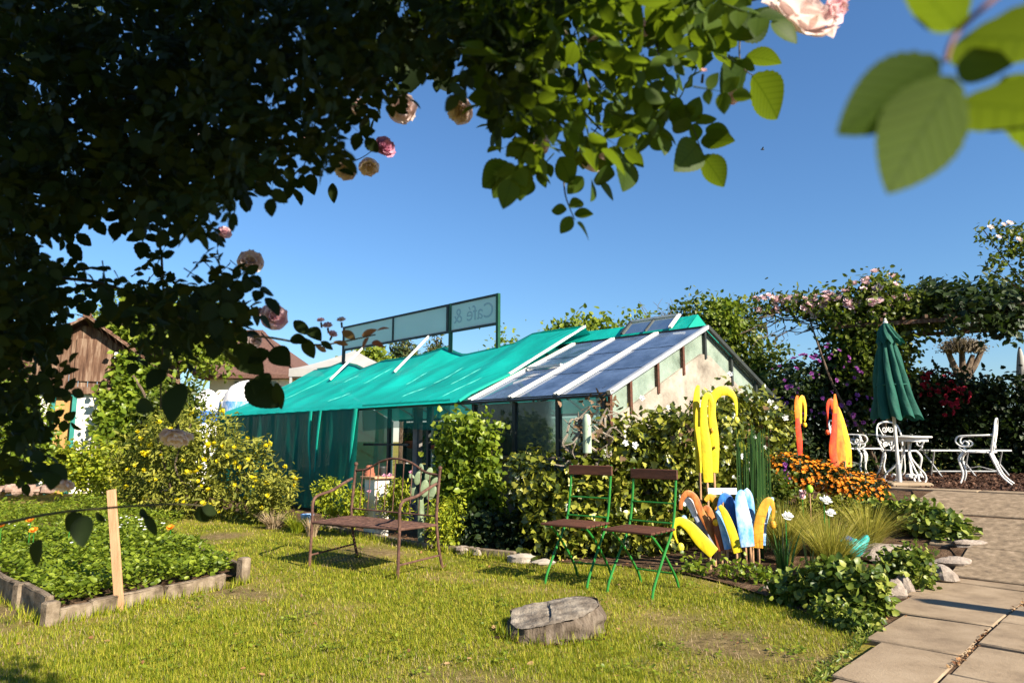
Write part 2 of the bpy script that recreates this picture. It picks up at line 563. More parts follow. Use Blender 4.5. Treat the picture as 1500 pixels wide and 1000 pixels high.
SC.cycles.max_bounces = 8; SC.cycles.transparent_max_bounces = 24
SC.cycles.use_denoising = True

# ================================================================== materials
M = {}
M['lawn'] = surf('lawn_mat', [(.07, .075, .010), (.15, .145, .014), (.21, .17, .035), (.27, .19, .085)], 1.1, .9, .6, 40, spec=.1, pos=[.32, .46, .58, .72], dist=.03, world=True)
_nt = M['lawn'].node_tree
_p = [n for n in _nt.nodes if n.type == 'BSDF_PRINCIPLED'][0]
_src = _p.inputs['Base Color'].links[0].from_socket
_a = N(_nt, 'ShaderNodeAttribute'); _a.attribute_name = 'worn'
_g = N(_nt, 'ShaderNodeNewGeometry'); _z = N(_nt, 'ShaderNodeTexNoise', Scale=14.0, Detail=8, Roughness=.75); _nt.links.new(_g.outputs['Position'], _z.inputs['Vector'])
_c = ramp(_nt, _z.outputs['Fac'], [(.05, .032, .016), (.15, .105, .05), (.30, .22, .11)], [.3, .5, .7])
_k = N(_nt, 'ShaderNodeMath', operation='MULTIPLY'); _nt.links.new(_a.outputs['Fac'], _k.inputs[0]); _k.inputs[1].default_value = .9
_m = N(_nt, 'ShaderNodeMix', data_type='RGBA'); _nt.links.new(_k.outputs[0], _m.inputs[0]); _nt.links.new(_src, _m.inputs[6]); _nt.links.new(_c, _m.inputs[7]); _nt.links.new(_m.outputs[2], _p.inputs['Base Color'])
M['soil'] = surf('soil_mat', [(.045, .025, .014), (.10, .06, .035), (.17, .11, .07)], 9, .95, .9, 30, spec=.1, dist=.04, world=True)
M['bark'] = surf('bark_chip_mat', [(.02, .010, .007), (.055, .028, .018), (.11, .065, .045)], 22, .9, 1.0, 30, spec=.15, dist=.04, world=True)
M['concrete'] = surf('path_concrete', [(.16, .115, .075), (.25, .185, .12), (.32, .245, .165)], 3.5, .9, .5, 60, spec=.2, dist=.008, pos=[.3, .5, .72], world=True)
M['rough_concrete'] = surf('rough_concrete', [(.11, .08, .055), (.21, .155, .10), (.33, .25, .17)], 14, .95, .45, 50, spec=.2, dist=.012, pos=[.3, .5, .72], world=True)
M['edging'] = surf('edging_concrete', [(.06, .045, .03), (.17, .13, .09), (.28, .225, .165)], 9, .95, .8, 35, spec=.1, dist=.012)
M['plaster'] = surf('old_plaster', [(.12, .10, .08), (.28, .245, .20), (.38, .34, .29)], 2.6, .9, .8, 9, spec=.15, dist=.02, pos=[.25, .5, .7])
M['white_plaster'] = surf('white_plaster', [(.72, .66, .55), (.85, .80, .70)], 1.2, .9, .3, 12, spec=.15)
M['greywall'] = surf('grey_wall', [(.10, .09, .08), (.18, .165, .15), (.26, .24, .22)], 3, .9, .5, 18, spec=.15)
M['darkmetal'] = surf('dark_metal', [(.018, .022, .022), (.04, .045, .042)], 6, .5, .15)
M['greenmetal'] = surf('green_metal', [(.006, .045, .022), (.012, .075, .038)], 6, .45, .1)
M['whitebar'] = surf('weathered_white_paint', [(.55, .53, .48), (.78, .76, .70)], 5, .5, .2)
M['alu'] = surf('grey_aluminium', [(.42, .43, .43), (.6, .6, .6)], 8, .4, .1, metal=.5)
M['rust'] = surf('rusty_iron', [(.035, .019, .014), (.085, .042, .030), (.15, .08, .055)], 18, .85, .6, 60, spec=.25, dist=.004)
M['chairgreen'] = surf('bright_green_paint', [(.012, .12, .014), (.022, .18, .03)], 12, .4, .1)
M['darkwood'] = surf('brown_slat_wood', [(.05, .018, .01), (.12, .045, .025)], 5, .6, .3, 30, stretch=(1, 6, 6))
M['stakewood'] = surf('pale_pine', [(.33, .18, .09), (.48, .29, .16)], 6, .7, .3, 20, stretch=(6, 6, .8))
M['barnwood'] = surf('weathered_boards', [(.035, .018, .012), (.11, .06, .038), (.24, .17, .12)], 3.0, .85, .6, 14, stretch=(5, 5, .5), spec=.15)
M['tile'] = surf('clay_tile', [(.07, .032, .022), (.13, .065, .042), (.20, .115, .08)], 5, .85, .5, 30)
M['browntile'] = surf('brown_roof_tile', [(.07, .035, .027), (.12, .062, .048), (.17, .10, .075)], 16, .9, .6, 24, dist=.05)
M['whiteiron'] = surf('white_cast_iron', [(.62, .60, .55), (.84, .82, .78)], 14, .4, .15, spec=.5)
M['pinkstone'] = surf('pinkish_stone', [(.13, .08, .06), (.26, .17, .13), (.36, .26, .21)], 6, .9, .8, 20, spec=.15, dist=.03)
M['stump'] = surf('grey_dead_wood', [(.06, .045, .034), (.17, .14, .11), (.29, .25, .20), (.42, .37, .31)], 7, .95, .7, 16, spec=.1, dist=.05, pos=[.28, .45, .6, .75])
M['stumpbark'] = surf('old_stump_bark', [(.045, .033, .024), (.13, .10, .075), (.24, .195, .15)], 9, .95, 1.0, 14, spec=.1, dist=.04, stretch=(1.6, 1.6, .35))
M['stone'] = surf('garden_stone', [(.13, .10, .08), (.28, .23, .19), (.42, .36, .30)], 6, .9, .8, 20, spec=.15, dist=.03)
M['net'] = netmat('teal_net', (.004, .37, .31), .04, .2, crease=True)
M['netdark'] = netmat('teal_net_curtain', (.004, .17, .13), .07, .4)  # same netting as the roof, with the side's shade put into the colour
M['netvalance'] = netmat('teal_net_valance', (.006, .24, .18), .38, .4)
M['netedge'] = netmat('teal_net_edge', (.015, .42, .32), .0, .4)
M['glass'] = glassmat('pane_glass', (.80, .9, .87), .10, (.30, .38, .34))
M['dirtyglass'] = glassmat('dirty_glass', (.74, .84, .78), .38, (.36, .42, .36))
M['roofglass'] = glassmat('roof_glass', (.42, .52, .60), .40, (.13, .20, .34), ior=1.8)  # film is dirt plus a painted blue reflection of the sky
M['signpanel'] = surf('sign_panel', [(.72, .80, .78), (.80, .86, .84)], 2.5, .5, .05, trans=.55)
M['signletter'] = surf('sign_letter_ghost', [(.36, .45, .49)], 2.5, .5, 0)
M['parasol'] = surf('parasol_canvas', [(.005, .062, .043), (.009, .095, .066)], 5, .75, .5, 14, trans=.15, dist=.03)
M['grey_canvas'] = surf('grey_canvas', [(.30, .29, .28), (.40, .39, .37)], 2, .8, .1, trans=.15)
M['bark_tree'] = surf('tree_bark', [(.035, .025, .018), (.10, .07, .05), (.18, .14, .10)], 9, .95, .9, 22, spec=.1, dist=.04, stretch=(1, 1, .4))
M['cane'] = surf('rose_cane', [(.03, .03, .012), (.075, .055, .025)], 12, .6, .3, 40)
M['cane_red'] = surf('rose_cane_red', [(.10, .03, .015), (.16, .07, .03)], 12, .6, .2, 40)
M['terracotta'] = surf('terracotta', [(.22, .07, .04), (.34, .12, .07)], 8, .85, .4, 30)
M['cream'] = surf('cream_board', [(.55, .50, .42), (.70, .66, .58)], 3, .7, .1)
M['doorwood'] = surf('ochre_door', [(.26, .14, .04), (.40, .23, .08)], 3, .7, .3, 20, stretch=(5, 5, .6))
M['tealframe'] = surf('teal_frame', [(.01, .13, .11), (.02, .2, .17)], 5, .5, .1)
def paint(name, cols, **k): return surf(name, [tuple(c * .7 for c in cols[0]), cols[0], cols[1]], k.pop('scale', 14), .5, .5, 40, spec=.35, stretch=(1, 1, .45), pos=[.3, .42, .66], dist=.006, **k)
M['p_yellow'] = paint('yellow_paint', [(.46, .36, .004), (.60, .48, .008)])
M['p_lemon'] = paint('lemon_paint', [(.72, .62, .02), (.85, .78, .12)])
M['p_ochre'] = paint('ochre_paint', [(.42, .20, .01), (.62, .34, .03)])
M['p_brown'] = paint('orange_brown_paint', [(.25, .07, .015), (.48, .18, .04)])
M['p_rust'] = paint('rust_paint', [(.20, .04, .012), (.36, .09, .02)])
M['p_greyblue'] = paint('grey_blue_paint', [(.18, .21, .30), (.38, .42, .52)])
M['p_white'] = paint('white_paint', [(.70, .70, .72), (.85, .84, .82)])
M['p_blue'] = paint('deep_blue_paint', [(.01, .06, .26), (.03, .18, .50)])
M['p_sky'] = paint('sky_blue_paint', [(.10, .32, .66), (.50, .62, .80)])
M['p_red'] = paint('red_orange_paint', [(.48, .03, .006), (.70, .09, .01)])
M['p_orange'] = paint('orange_paint', [(.70, .14, .006), (.85, .28, .015)])
M['p_amber'] = paint('amber_paint', [(.80, .35, .01), (.85, .58, .02)])
M['turq'] = paint('turquoise_glaze', [(.01, .28, .25), (.04, .48, .46)], coat=.6)
# foliage
L = {}
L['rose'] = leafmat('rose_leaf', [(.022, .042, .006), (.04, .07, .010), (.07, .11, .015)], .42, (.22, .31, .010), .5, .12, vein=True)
L['rosedark'] = leafmat('rose_leaf_shaded', [(.008, .014, .004), (.013, .022, .005), (.024, .036, .008)], .22, (.05, .09, .008), .6, .12)  # rose leaf darkened: the bower's shade is put into the colour
L['rosered'] = leafmat('rose_leaf_young', [(.20, .07, .03), (.30, .13, .05), (.16, .12, .04)], .4, (.4, .15, .06))
L['ivy'] = leafmat('ivy_leaf', [(.02, .035, .006), (.07, .09, .010), (.17, .19, .018), (.34, .32, .05)], .22, (.22, .26, .02), .32, .5)
L['ivyold'] = leafmat('ivy_dry', [(.10, .06, .03), (.2, .13, .08)], .1, None, .8, .1)
L['phlomis'] = leafmat('sage_leaf', [(.08, .095, .014), (.18, .19, .025), (.32, .31, .05)], .3, (.32, .34, .03), .6, .2)
L['euph'] = leafmat('spurge_leaf', [(.10, .15, .012), (.22, .27, .015), (.38, .38, .02)], .35, (.40, .42, .02), .5, .25)
L['bedgreen'] = leafmat('salad_green', [(.06, .095, .008), (.13, .18, .012), (.23, .28, .025)], .35, (.30, .38, .015), .45, .3)
L['bergenia'] = leafmat('bergenia_leaf', [(.03, .06, .008), (.08, .12, .014), (.18, .22, .03), (.28, .29, .06)], .22, (.2, .3, .03), .42, .3)
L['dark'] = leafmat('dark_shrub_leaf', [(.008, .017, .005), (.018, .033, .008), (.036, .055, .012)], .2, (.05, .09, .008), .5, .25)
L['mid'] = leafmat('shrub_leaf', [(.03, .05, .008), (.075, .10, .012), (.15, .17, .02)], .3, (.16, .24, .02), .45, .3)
L['bright'] = leafmat('bright_tree_leaf', [(.07, .11, .012), (.13, .18, .016), (.22, .26, .03)], .35, (.25, .34, .02), .5, .25)
L['conifer'] = leafmat('conifer_needle', [(.02, .04, .012), (.05, .07, .02), (.10, .10, .03)], .1, None, .6, .2)
L['climber'] = leafmat('bright_climber', [(.06, .10, .010), (.13, .19, .015), (.24, .29, .03)], .35, (.32, .42, .02), .4, .3)
L['pink'] = leafmat('pink_petal', [(.70, .38, .46), (.82, .58, .62), (.88, .74, .74)], .35, (.86, .6, .62), .6, .2)
L['blush'] = leafmat('blush_petal', [(.74, .56, .54), (.82, .68, .65), (.86, .76, .72)], .35, (.86, .70, .68), .6, .2)
L['deeppink'] = leafmat('deep_pink_petal', [(.50, .20, .30), (.62, .32, .42)], .3, None, .6, .2)
L['yellowfl'] = leafmat('yellow_petal', [(.62, .48, .008), (.78, .66, .015), (.85, .76, .05)], .3, (.85, .75, .02), .6, .2)
L['orangefl'] = leafmat('orange_petal', [(.55, .13, .008), (.72, .25, .012), (.80, .36, .03)], .3, (.8, .3, .02), .6, .2)
L['purplefl'] = leafmat('purple_petal', [(.15, .03, .20), (.28, .06, .30), (.40, .14, .42)], .3, None, .6, .2)
L['redfl'] = leafmat('red_petal', [(.30, .012, .03), (.48, .03, .06)], .3, None, .6, .2)
L['whitefl'] = leafmat('white_petal', [(.72, .72, .70), (.85, .85, .83)], .3, None, .6, .2)
L['feather'] = leafmat('feather_grass_blade', [(.16, .16, .015), (.30, .27, .03), (.46, .38, .10)], .35, (.4, .4, .06), .5, .2)
L['blade'] = leafmat('lawn_blade', [(.05, .09, .005), (.155, .20, .008), (.27, .30, .012), (.46, .38, .06)], .35, (.34, .34, .01), .55, .2)
L['strap'] = leafmat('strap_leaf', [(.05, .10, .02), (.10, .17, .035), (.24, .30, .10)], .25, None, .4, .35)
L['reed'] = leafmat('horsetail_rod', [(.015, .05, .012), (.03, .085, .018), (.06, .12, .03)], .1, None, .4, .3)
L['drygrass'] = leafmat('dry_blade', [(.28, .20, .11), (.42, .32, .2)], .3, None, .7, .1)
L['chip'] = leafmat('bark_chip', [(.03, .014, .009), (.08, .04, .025), (.16, .09, .06)], .02, None, .9, .1)
L['dry'] = leafmat('dead_leaf', [(.12, .05, .025), (.25, .13, .06), (.34, .22, .11)], .1, None, .8, .1)
L['twig'] = leafmat('bare_twig', [(.10, .08, .05), (.2, .16, .11)], .1, None, .8, .1)

# ================================================================== ground
def build_ground():
    xs = np.unique(np.concatenate([np.arange(-400, -20, 20), np.arange(-20, -9, .5), np.arange(-9, 10, .12), np.arange(10, 22, .5), np.arange(22, 401, 21)]))
    ys = np.unique(np.concatenate([np.arange(-30, 1, 2), np.arange(1, 13, .12), np.arange(13, 30, .5), np.arange(30, 621, 30)]))
    X, Y = np.meshgrid(xs, ys, indexing='ij')
    Z = gz(X, Y)
    V = np.stack([X, Y, Z], -1).reshape(-1, 3)
    nx, ny = len(xs), len(ys)
    i = np.arange(nx - 1)[:, None] * ny + np.arange(ny - 1)[None]
    F = np.stack([i, i + ny, i + ny + 1, i + 1], -1).reshape(-1, 4)
    me = npmesh('lawn', V, F, M['lawn'], True)
    at_ = me.attributes.new('worn', 'FLOAT', 'POINT')
    at_.data.foreach_set('value', np.clip((patchf(V[:, 0], V[:, 1]) - .5) / .6, 0, 1).astype(np.float32))
    tag(link('lawn', me), kind='structure')
build_ground()

def AB(a, b): p = ab(a, b); return (p[0], p[1])
PATHL = [AB(1.42, 3.2), AB(1.55, 4.6), AB(1.72, 5.7), AB(1.74, 7.2), AB(2.3, 8.4), AB(2.75, 9.74)]
PATHIN = [AB(1.36, 5.0), AB(1.5, 5.9), AB(1.58, 7.2), AB(2.1, 8.4), AB(2.6, 9.74)]
BED = [(-9.6, 16.54), (-4.07, 11.0), (-2.4, 9.35), (-.86, 7.8), (.12, 7.25), (.9, 6.95), (1.45, 6.5), (1.8, 5.9), (2.02, 5.35), (2.10, 4.75), (2.16, 4.45), (2.35, 4.35)] + \
      PATHIN + [AB(4.4, 9.74), AB(4.55, 9.6), AB(4.52, 6.1), AB(20, 6.1), AB(20, 5.0)]
tag(sheet('flower_bed', BED, M['soil'], .012, .16, rough=.010), kind='structure')
PATH = PATHL + [AB(-4, 9.74), AB(-4, 3.2)]
tag(sheet('path_base', [AB(1.15, 3.2), AB(1.25, 4.6), AB(1.5, 5.7), AB(1.6, 7.2), AB(2.2, 8.4), AB(2.65, 9.74)] + PATH[-2:], M['soil'], .022, .2), kind='structure')
TERR = [AB(4.45, 9.80), AB(-6, 9.80), AB(-6, 20), AB(4.45, 20)]
tag(sheet('terrace', TERR, M['bark'], .014, .3, rough=.006), kind='structure')

def slab(mb, a0, a1, b0, b1, top=.034, clip=None):
    """one paving slab with chamfered edge, following the slope"""
    j = lambda: random.uniform(-.008, .008)
    dz = random.uniform(-.006, .006); tl = random.uniform(-.01, .01)
    na, nb = 5, 5
    c = .007
    ca = [a0, a0 + c] + list(np.linspace(a0 + c, a1 - c, na)[1:-1]) + [a1 - c, a1]
    cb = [b0, b0 + c] + list(np.linspace(b0 + c, b1 - c, nb)[1:-1]) + [b1 - c, b1]
    vs = []; 
    for i, a in enumerate(ca):
        for k, b in enumerate(cb):
            p = ab(a, b)
            edge = i in (0, len(ca) - 1) or k in (0, len(cb) - 1)
            z = float(gz(p[0], p[1])) + top + dz + tl * (a - a0) - (.007 if edge else 0)
            vs.append((p[0], p[1], z))
    n, m = len(ca), len(cb)
    fs = [(i * m + k, (i + 1) * m + k, (i + 1) * m + k + 1, i * m + k + 1) for i in range(n - 1) for k in range(m - 1)]
    rim = [k for k in range(m)] + [i * m + m - 1 for i in range(1, n)] + [(n - 1) * m + k for k in range(m - 2, -1, -1)] + [i * m for i in range(n - 2, 0, -1)]
    o = len(vs)
    vs += [(vs[r][0], vs[r][1], vs[r][2] - .05) for r in rim]
    q = len(rim)
    fs += [(rim[i], rim[(i + 1) % q], o + (i + 1) % q, o + i) for i in range(q)]
    mb.add(vs, fs)
mb = MB()
for (a1, a0, st, b) in ((1.40, 1.04, .71, 3.1), (1.026, .12, .62, 2.9), (.108, -.85, .80, 3.0), (-.864, -2.0, .8, 2.6), (-2.015, -3.2, .8, 2.2)):
    while b < 6.75:
        s_ = st * random.uniform(.85, 1.15)
        slab(mb, a0, (np.interp(b, [3.2, 4.6, 5.7], [1.40, 1.54, 1.72]) if a1 > 1.3 else a1) + random.uniform(-.01, .01), b, min(b + s_, 6.8) - random.uniform(.012, .03))
        b += s_
mb.build('path', M['concrete'])['kind'] = 'structure'
mb = MB()
for (b0, b1, cuts) in ((6.82, 7.55, (1.62, .5, -.9, -2.4, -3.9)), (7.58, 8.4, (1.95, .75, -.5, -2.2, -3.9)), (8.43, 9.55, (2.35, 1.0, -.9, -2.6, -3.9))):
    for i in range(len(cuts) - 1):
        slab(mb, cuts[i + 1] + .025, cuts[i], b0, b1)
mb.build('ramp', M['rough_concrete'])['kind'] = 'structure'
mb = MB()
for i in range(7):
    a1 = 2.9 - i * 1.0
    slab(mb, a1 - .985, a1, 9.57, 9.82, .05)
mb.build('terrace_kerb', M['concrete'])['kind'] = 'structure'

# ================================================================== greenhouse
AW = np.array([-R2, R2, 0]); BW = np.array([R2, R2, 0]); ZW = np.array([0, 0, 1.0])
GA0, GA1 = 4.6, 14.6
GB0, GB1 = 6.15, 10.5
GBM = (GB0 + GB1) / 2
EAVE, RIDGE = 1.74, 2.71
SL = (RIDGE - EAVE) / (GBM - GB0)
def roofz(b): return RIDGE - SL * abs(b - GBM)
def A3(a, b, z): return ab(a, b, z)
gh = thing('greenhouse', 'long low glass greenhouse with plaster gable end and blue-grey roof panes', 'greenhouse', ab(GA0, GB0))
AX = (AW, BW, ZW)
# gable wall
mb = MB()
poly = [(GB0 + .02, -.05), (GB1 - .02, -.05), (GB1 - .02, roofz(GB1) - .33), (GBM + .12, RIDGE - .37), (GBM - .1, RIDGE - .36), (GB0 + .02, roofz(GB0) - .33)]
mb.prism(poly, GA0 + .03, GA0 + .2, lambda p, z: A3(z, p[0], p[1]))
mb.build('gable_wall', M['plaster'], gh, ang=20)
# gable glass + bars
mb = MB()
for sgn, e in ((-1, GB0), (1, GB1)):
    b0 = GBM + sgn * .01; 
    q = [(b0, roofz(b0) - .36), (e - sgn * .04, roofz(e) - .34), (e - sgn * .04, roofz(e) - .02), (b0, roofz(b0) - .02)]
    mb.prism(q, GA0 + .06, GA0 + .066, lambda p, z: A3(z, p[0], p[1]))
mb.build('gable_glass', M['dirtyglass'], gh, smooth=False)
for b in (GB0 + .03, GB0 + .42, GB0 + 1.0, GB0 + 1.6, GBM, GBM + .72, GBM + 1.45):
    MB().beam(A3(GA0 + .03, b, roofz(b) - .42), A3(GA0 + .03, b, roofz(b) - .01), .045, .035, up=AW).build('gable_bar', M['darkwood'] if b < GBM else M['darkmetal'], gh)
for e in (GB0 - .06, GB1 + .06):
    MB().beam(A3(GA0 - .02, e, roofz(e) + .012), A3(GA0 - .02, GBM, RIDGE + .012), .05, .05, up=ZW).build('verge_strip', M['alu'] if e < GBM else M['darkmetal'], gh)
# frame
MB().beam(A3(GA0 + .01, GB0 - .03, EAVE - .03), A3(GA1, GB0 - .03, EAVE - .03), .06, .05).build('eave_beam', M['darkmetal'], gh)
MB().beam(A3(GA0 + .01, GB1, EAVE - .03), A3(GA1, GB1, EAVE - .03), .06, .05).build('eave_beam', M['darkmetal'], gh)
MB().beam(A3(GA0 + .01, GBM, RIDGE + .005), A3(GA1, GBM, RIDGE + .005), .06, .05).build('ridge_beam', M['darkmetal'], gh)
pitch = .77
k = 0
a = GA0 + pitch
while a < GA1 - .2:
    white = k < 3
    m = M['whitebar'] if white else M['alu']
    mb = MB()
    wd = .034 if white else .03
    if white:
        for off in (-.022, .022):
            mb.beam(A3(a + off, GB0 - .05, roofz(GB0 - .05) + .024), A3(a + off, GBM - .03, RIDGE + .014), .026, .03)
    else:
        mb.beam(A3(a, GB0, roofz(GB0) + .0), A3(a, GBM - .03, RIDGE - .005), .035, .035)
    mb.build('glazing_bar', m, gh)
    MB().beam(A3(a, GB1, roofz(GB1)), A3(a, GBM + .03, RIDGE - .005), .035, .035).build('glazing_bar', M['alu'], gh)
    a += pitch; k += 1
def pane(nm, a0, a1, b0, b1, off, mat, thick=.004):
    m = MB()
    p = [A3(a0, b0, roofz(b0) + off), A3(a1, b0, roofz(b0) + off), A3(a1, b1, roofz(b1) + off), A3(a0, b1, roofz(b1) + off)]
    up = np.array([0, 0, thick])
    m.add(p + [x + up for x in p], [(3, 2, 1, 0), (4, 5, 6, 7), (0, 1, 5, 4), (1, 2, 6, 5), (2, 3, 7, 6), (3, 0, 4, 7)])
    return m.build(nm, mat, gh, smooth=False)
for i in range(3):
    a0 = GA0 + i * pitch + .04; a1 = GA0 + (i + 1) * pitch - .04
    # lapped panes: three to a bay
    for (t0, t1, o) in ((-.07, .78, .0), (.74, 1.5, .007), (1.46, 2.13, .014)):
        pane('roof_glass', a0, a1, GB0 + t0, GB0 + t1, o, M['roofglass'])
for i in range(3):
    pane('roof_glass', GA0 + i * pitch + .03, GA0 + (i + 1) * pitch - .03, GBM + .04, GB1, .0, M['dirtyglass'])
# sagged loose roof vent in the third bay
MB().beam(A3(GA0 + 2 * pitch + .06, GB0 + 1.02, roofz(GB0 + 1.02) + .05), A3(GA0 + 3 * pitch - .06, GB0 + 1.02, roofz(GB0 + 1.02) + .05), .05, .03).build('cross_bar', M['whitebar'], gh)
# front posts, sill, low walls, panes
TW = 7.45
MB().prism([(GA0 + .21, GB0), (TW, GB0), (TW, GB0 + .16), (GA0 + .21, GB0 + .16)], -.05, .96, lambda p, z: A3(p[0], p[1], z)).build('low_wall', M['greywall'], gh)
MB().box(A3((GA0 + TW) / 2, GB0 + .06, .985), (TW - GA0, .26, .045), AX, .008).build('window_sill', M['edging'], gh)
MB().prism([(TW + .01, GB0 + .01), (GA1, GB0 + .01), (GA1, GB0 + .15), (TW + .01, GB0 + .15)], -.05, .28, lambda p, z: A3(p[0], p[1], z)).build('low_wall', M['greywall'], gh)
posts = [GA0 + .12, GA0 + .80, GA0 + 1.53, GA0 + 2.3] + [GA0 + 2.3 + .98 * i for i in range(1, 8)]
for i, a in enumerate(posts):
    z0 = 1.0 if a < TW else .28
    MB().box(A3(a, GB0 + .03, (z0 + EAVE - .055) / 2), (.05, .05, EAVE - .055 - z0), AX).build('window_post', M['darkmetal'], gh)
MB().box(A3(8.18, GB0 + .06, .87), (.10, .1, 1.62), AX).build('window_post', M['greywall'], gh)
MB().box(A3(8.95, GB0 + .03, 1.14), (1.2, .03, .035), AX).build('window_rail', M['darkmetal'], gh)
for i in range(len(posts) - 1):
    a0, a1 = posts[i] + .03, posts[i + 1] - .03
    if a1 > TW + .1: break
    z0 = 1.01 if a1 < TW + .1 else .3
    MB().box(A3((a0 + a1) / 2, GB0 + .04, (z0 + EAVE - .06) / 2), (a1 - a0, .004, EAVE - .07 - z0), AX).build('window_pane', M['glass'], gh, smooth=False)
# back side
for i in range(10):
    a = GA0 + .3 + i * 1.05
    MB().box(A3(a, GB1 - .02, .86), (.05, .05, 1.68), AX).build('back_post', M['darkmetal'], gh)
MB().prism([(GA0 + .22, GB1 - .1), (GA1, GB1 - .1), (GA1, GB1 + .05), (GA0 + .22, GB1 + .05)], -.05, .62, lambda p, z: A3(p[0], p[1], z)).build('low_wall', M['greywall'], gh)
MB().box(A3(9.5, GB1 + .0, 1.15), (9.9, .004, 1.0), AX).build('back_glass', M['glass'], gh, smooth=False)
# ties inside
for a in (GA0 + 1.2, GA0 + 2.4, GA0 + 3.6, GA0 + 4.8):
    MB().tube([A3(a, GB0 + .1, 1.66), A3(a, GBM, 2.3)], .014, 6).build('tie_rod', M['whitebar'], gh)
    MB().tube([A3(a, GB0 + 1.3, .0), A3(a, GB0 + 1.3, 2.2)], .02, 6).build('inner_post', M['alu'], gh)
tag(sheet('greenhouse_floor', [AB(GA0 + .22, GB0 + .18), AB(GA1, GB0 + .18), AB(GA1, GB1 - .12), AB(GA0 + .22, GB1 - .12)], M['soil'], .02, .8), kind='structure')

# ---- teal shade net
net = thing('shade_net', 'teal shade netting draped over the roof and side of the greenhouse', 'netting', ab(9.5, GB0))
NA0, NA1 = GA0 + 2.42, GA1 + .55
def topz(a):        # line of the net's upper edge above the ridge
    return float(np.interp(a - GA0, [2.1, 3.26, 3.72, 4.05, 4.5, 5.05, 5.3, 5.6, 6.1, 6.6, 7.7, 8.45, 8.7, 9.35, 9.9, 11],
                           [.26, .27, .14, .12, .09, .06, .14, .27, .20, .165, .17, .06, .15, .28, .2, .2]))
def roofnet(u, v):
    # right edge slants: at the eave it begins further along than at the ridge
    a0 = NA0 + .02 - .30 * v
    a = a0 + (NA1 - a0) * u
    b = GB0 - .12 + (GBM + .05 - GB0 + .12) * v
    z = roofz(b) + .055
    lift = topz(a)
    z += (lift - .05) * v ** 2.2
    t = a * 1.0
    e_ = math.sin(math.pi * min(1, v * 1.02))
    z += e_ * (.012 * math.sin(3.1 * t + 5 * v) + .008 * math.sin(7.3 * t - 9 * v + 1) + .006 * math.sin(23 * v + 2.1 * t) + .005 * abs(math.sin(9 * v - 1.3 * t + 2)))
    z -= .022 * abs(math.sin(math.pi * (a - GA0) / pitch)) * e_
    z += .010 * math.sin(14 * v + .5 * math.sin(1.9 * a)) * (.4 + .6 * math.sin(.9 * a) ** 2) * e_
    if v < .03: z -= .03
    return A3(a, b, z)
MB().grid(roofnet, 260, 44).build('roof_sheet', M['net'], net, ang=180)
# far slope
def backnet(u, v):
    a = NA0 - .25 + (NA1 - NA0 + .25) * u
    b = GBM + .05 + (GB1 + .15 - GBM) * v
    z = roofz(b) + .06 + topz(a) * (1 - v) ** 2.2
    return A3(a, b, z)
MB().grid(backnet, 60, 10).build('roof_sheet', M['net'], net, ang=180)
# raised tent over the far ridge vents next to the bare glass
T0, T1 = GA0 + .30, NA0 + .35
TZ, TB = 2.98, GBM + .32
def tent(u, v):
    a = T0 + (T1 - T0) * u
    b = GBM + .04 + (TB - GBM - .04) * v
    z = RIDGE + .035 + (TZ - RIDGE - .035 - .03 * math.sin(math.pi * u)) * v
    return A3(a + .03 * (1 - v), b, z)
def tent2(u, v):
    a = T0 + (T1 - T0) * u
    b = TB + (GB1 + .1 - TB) * v
    z = TZ - .03 * math.sin(math.pi * u) * (1 - v) + (roofz(GB1) + .07 - TZ) * v + .05 * math.sin(math.pi * v)
    return A3(a, b, z)
mb = MB(); mb.grid(tent, 24, 5); mb.grid(tent2, 24, 8)
mb.build('ridge_sheet', M['net'], net, ang=30)
mb = MB()
e = [A3(T0, GBM + .04, RIDGE + .035), A3(T0, TB, TZ), A3(T0 - .02, TB + .55, TZ - .36), A3(T0 - .02, TB + .2, RIDGE - .12)]
mb.add(e, [(0, 1, 2, 3)]); mb.build('end_flap', M['netedge'], net, smooth=False)
# side curtain with bunched folds
CA0, CA1 = 9.5, GA1 + .4
def curtain(u, v):
    a = CA0 + (CA1 - CA0) * u
    sway = .03 * (1 + math.sin(17 * u * 3)) * v + .04 * (1 + math.sin(5 * u * 6 + 1)) * v + .012 * math.sin(90 * u)
    gap = .0
    b = GB0 - .11 - sway * .8 - .05 * v
    return A3(a - .12 * v * (1 - u), b, EAVE - .02 - (EAVE - .10) * v)
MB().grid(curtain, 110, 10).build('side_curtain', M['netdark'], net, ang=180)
def fold(a, w, lean, name='curtain_fold'):
    pts = []
    for i in range(14):
        t = i / 13
        pts.append(A3(a - lean * t ** 1.6 + .03 * math.sin(6 * t), GB0 - .17 - .03 * t, EAVE - .03 - 1.55 * t))
    MB().tube(pts, [w * (.8 + .35 * math.sin(5 * i / 13 + 1)) for i in range(14)], 7, flat=.5, fup=BW).build(name, M['netedge'], net)
pale = surf('net_seam', [(.05, .42, .36), (.16, .50, .44)], 20, .6, .1)
for ta, v0, v1 in ((3.0, .08, .36), (3.5, .30, .52), (4.1, .12, .3), (4.2, .38, .62), (5.1, .42, .6), (6.5, .16, .34), (6.7, .5, .8), (8.9, .3, .92), (7.6, .55, .7)):
    uu = (GA0 + ta - NA0) / (NA1 - NA0)
    MB().tube([roofnet(uu + .006 * math.sin(9 * v), v) + np.array([0, 0, .004]) for v in np.linspace(v0, v1, 9)], [.0015, .004, .002, .005, .0035, .0015, .005, .003, .001], 5).build('seam', pale, net)
fold(9.52, .045, -.22); fold(10.95, .04, .15); fold(10.62, .03, -.2)
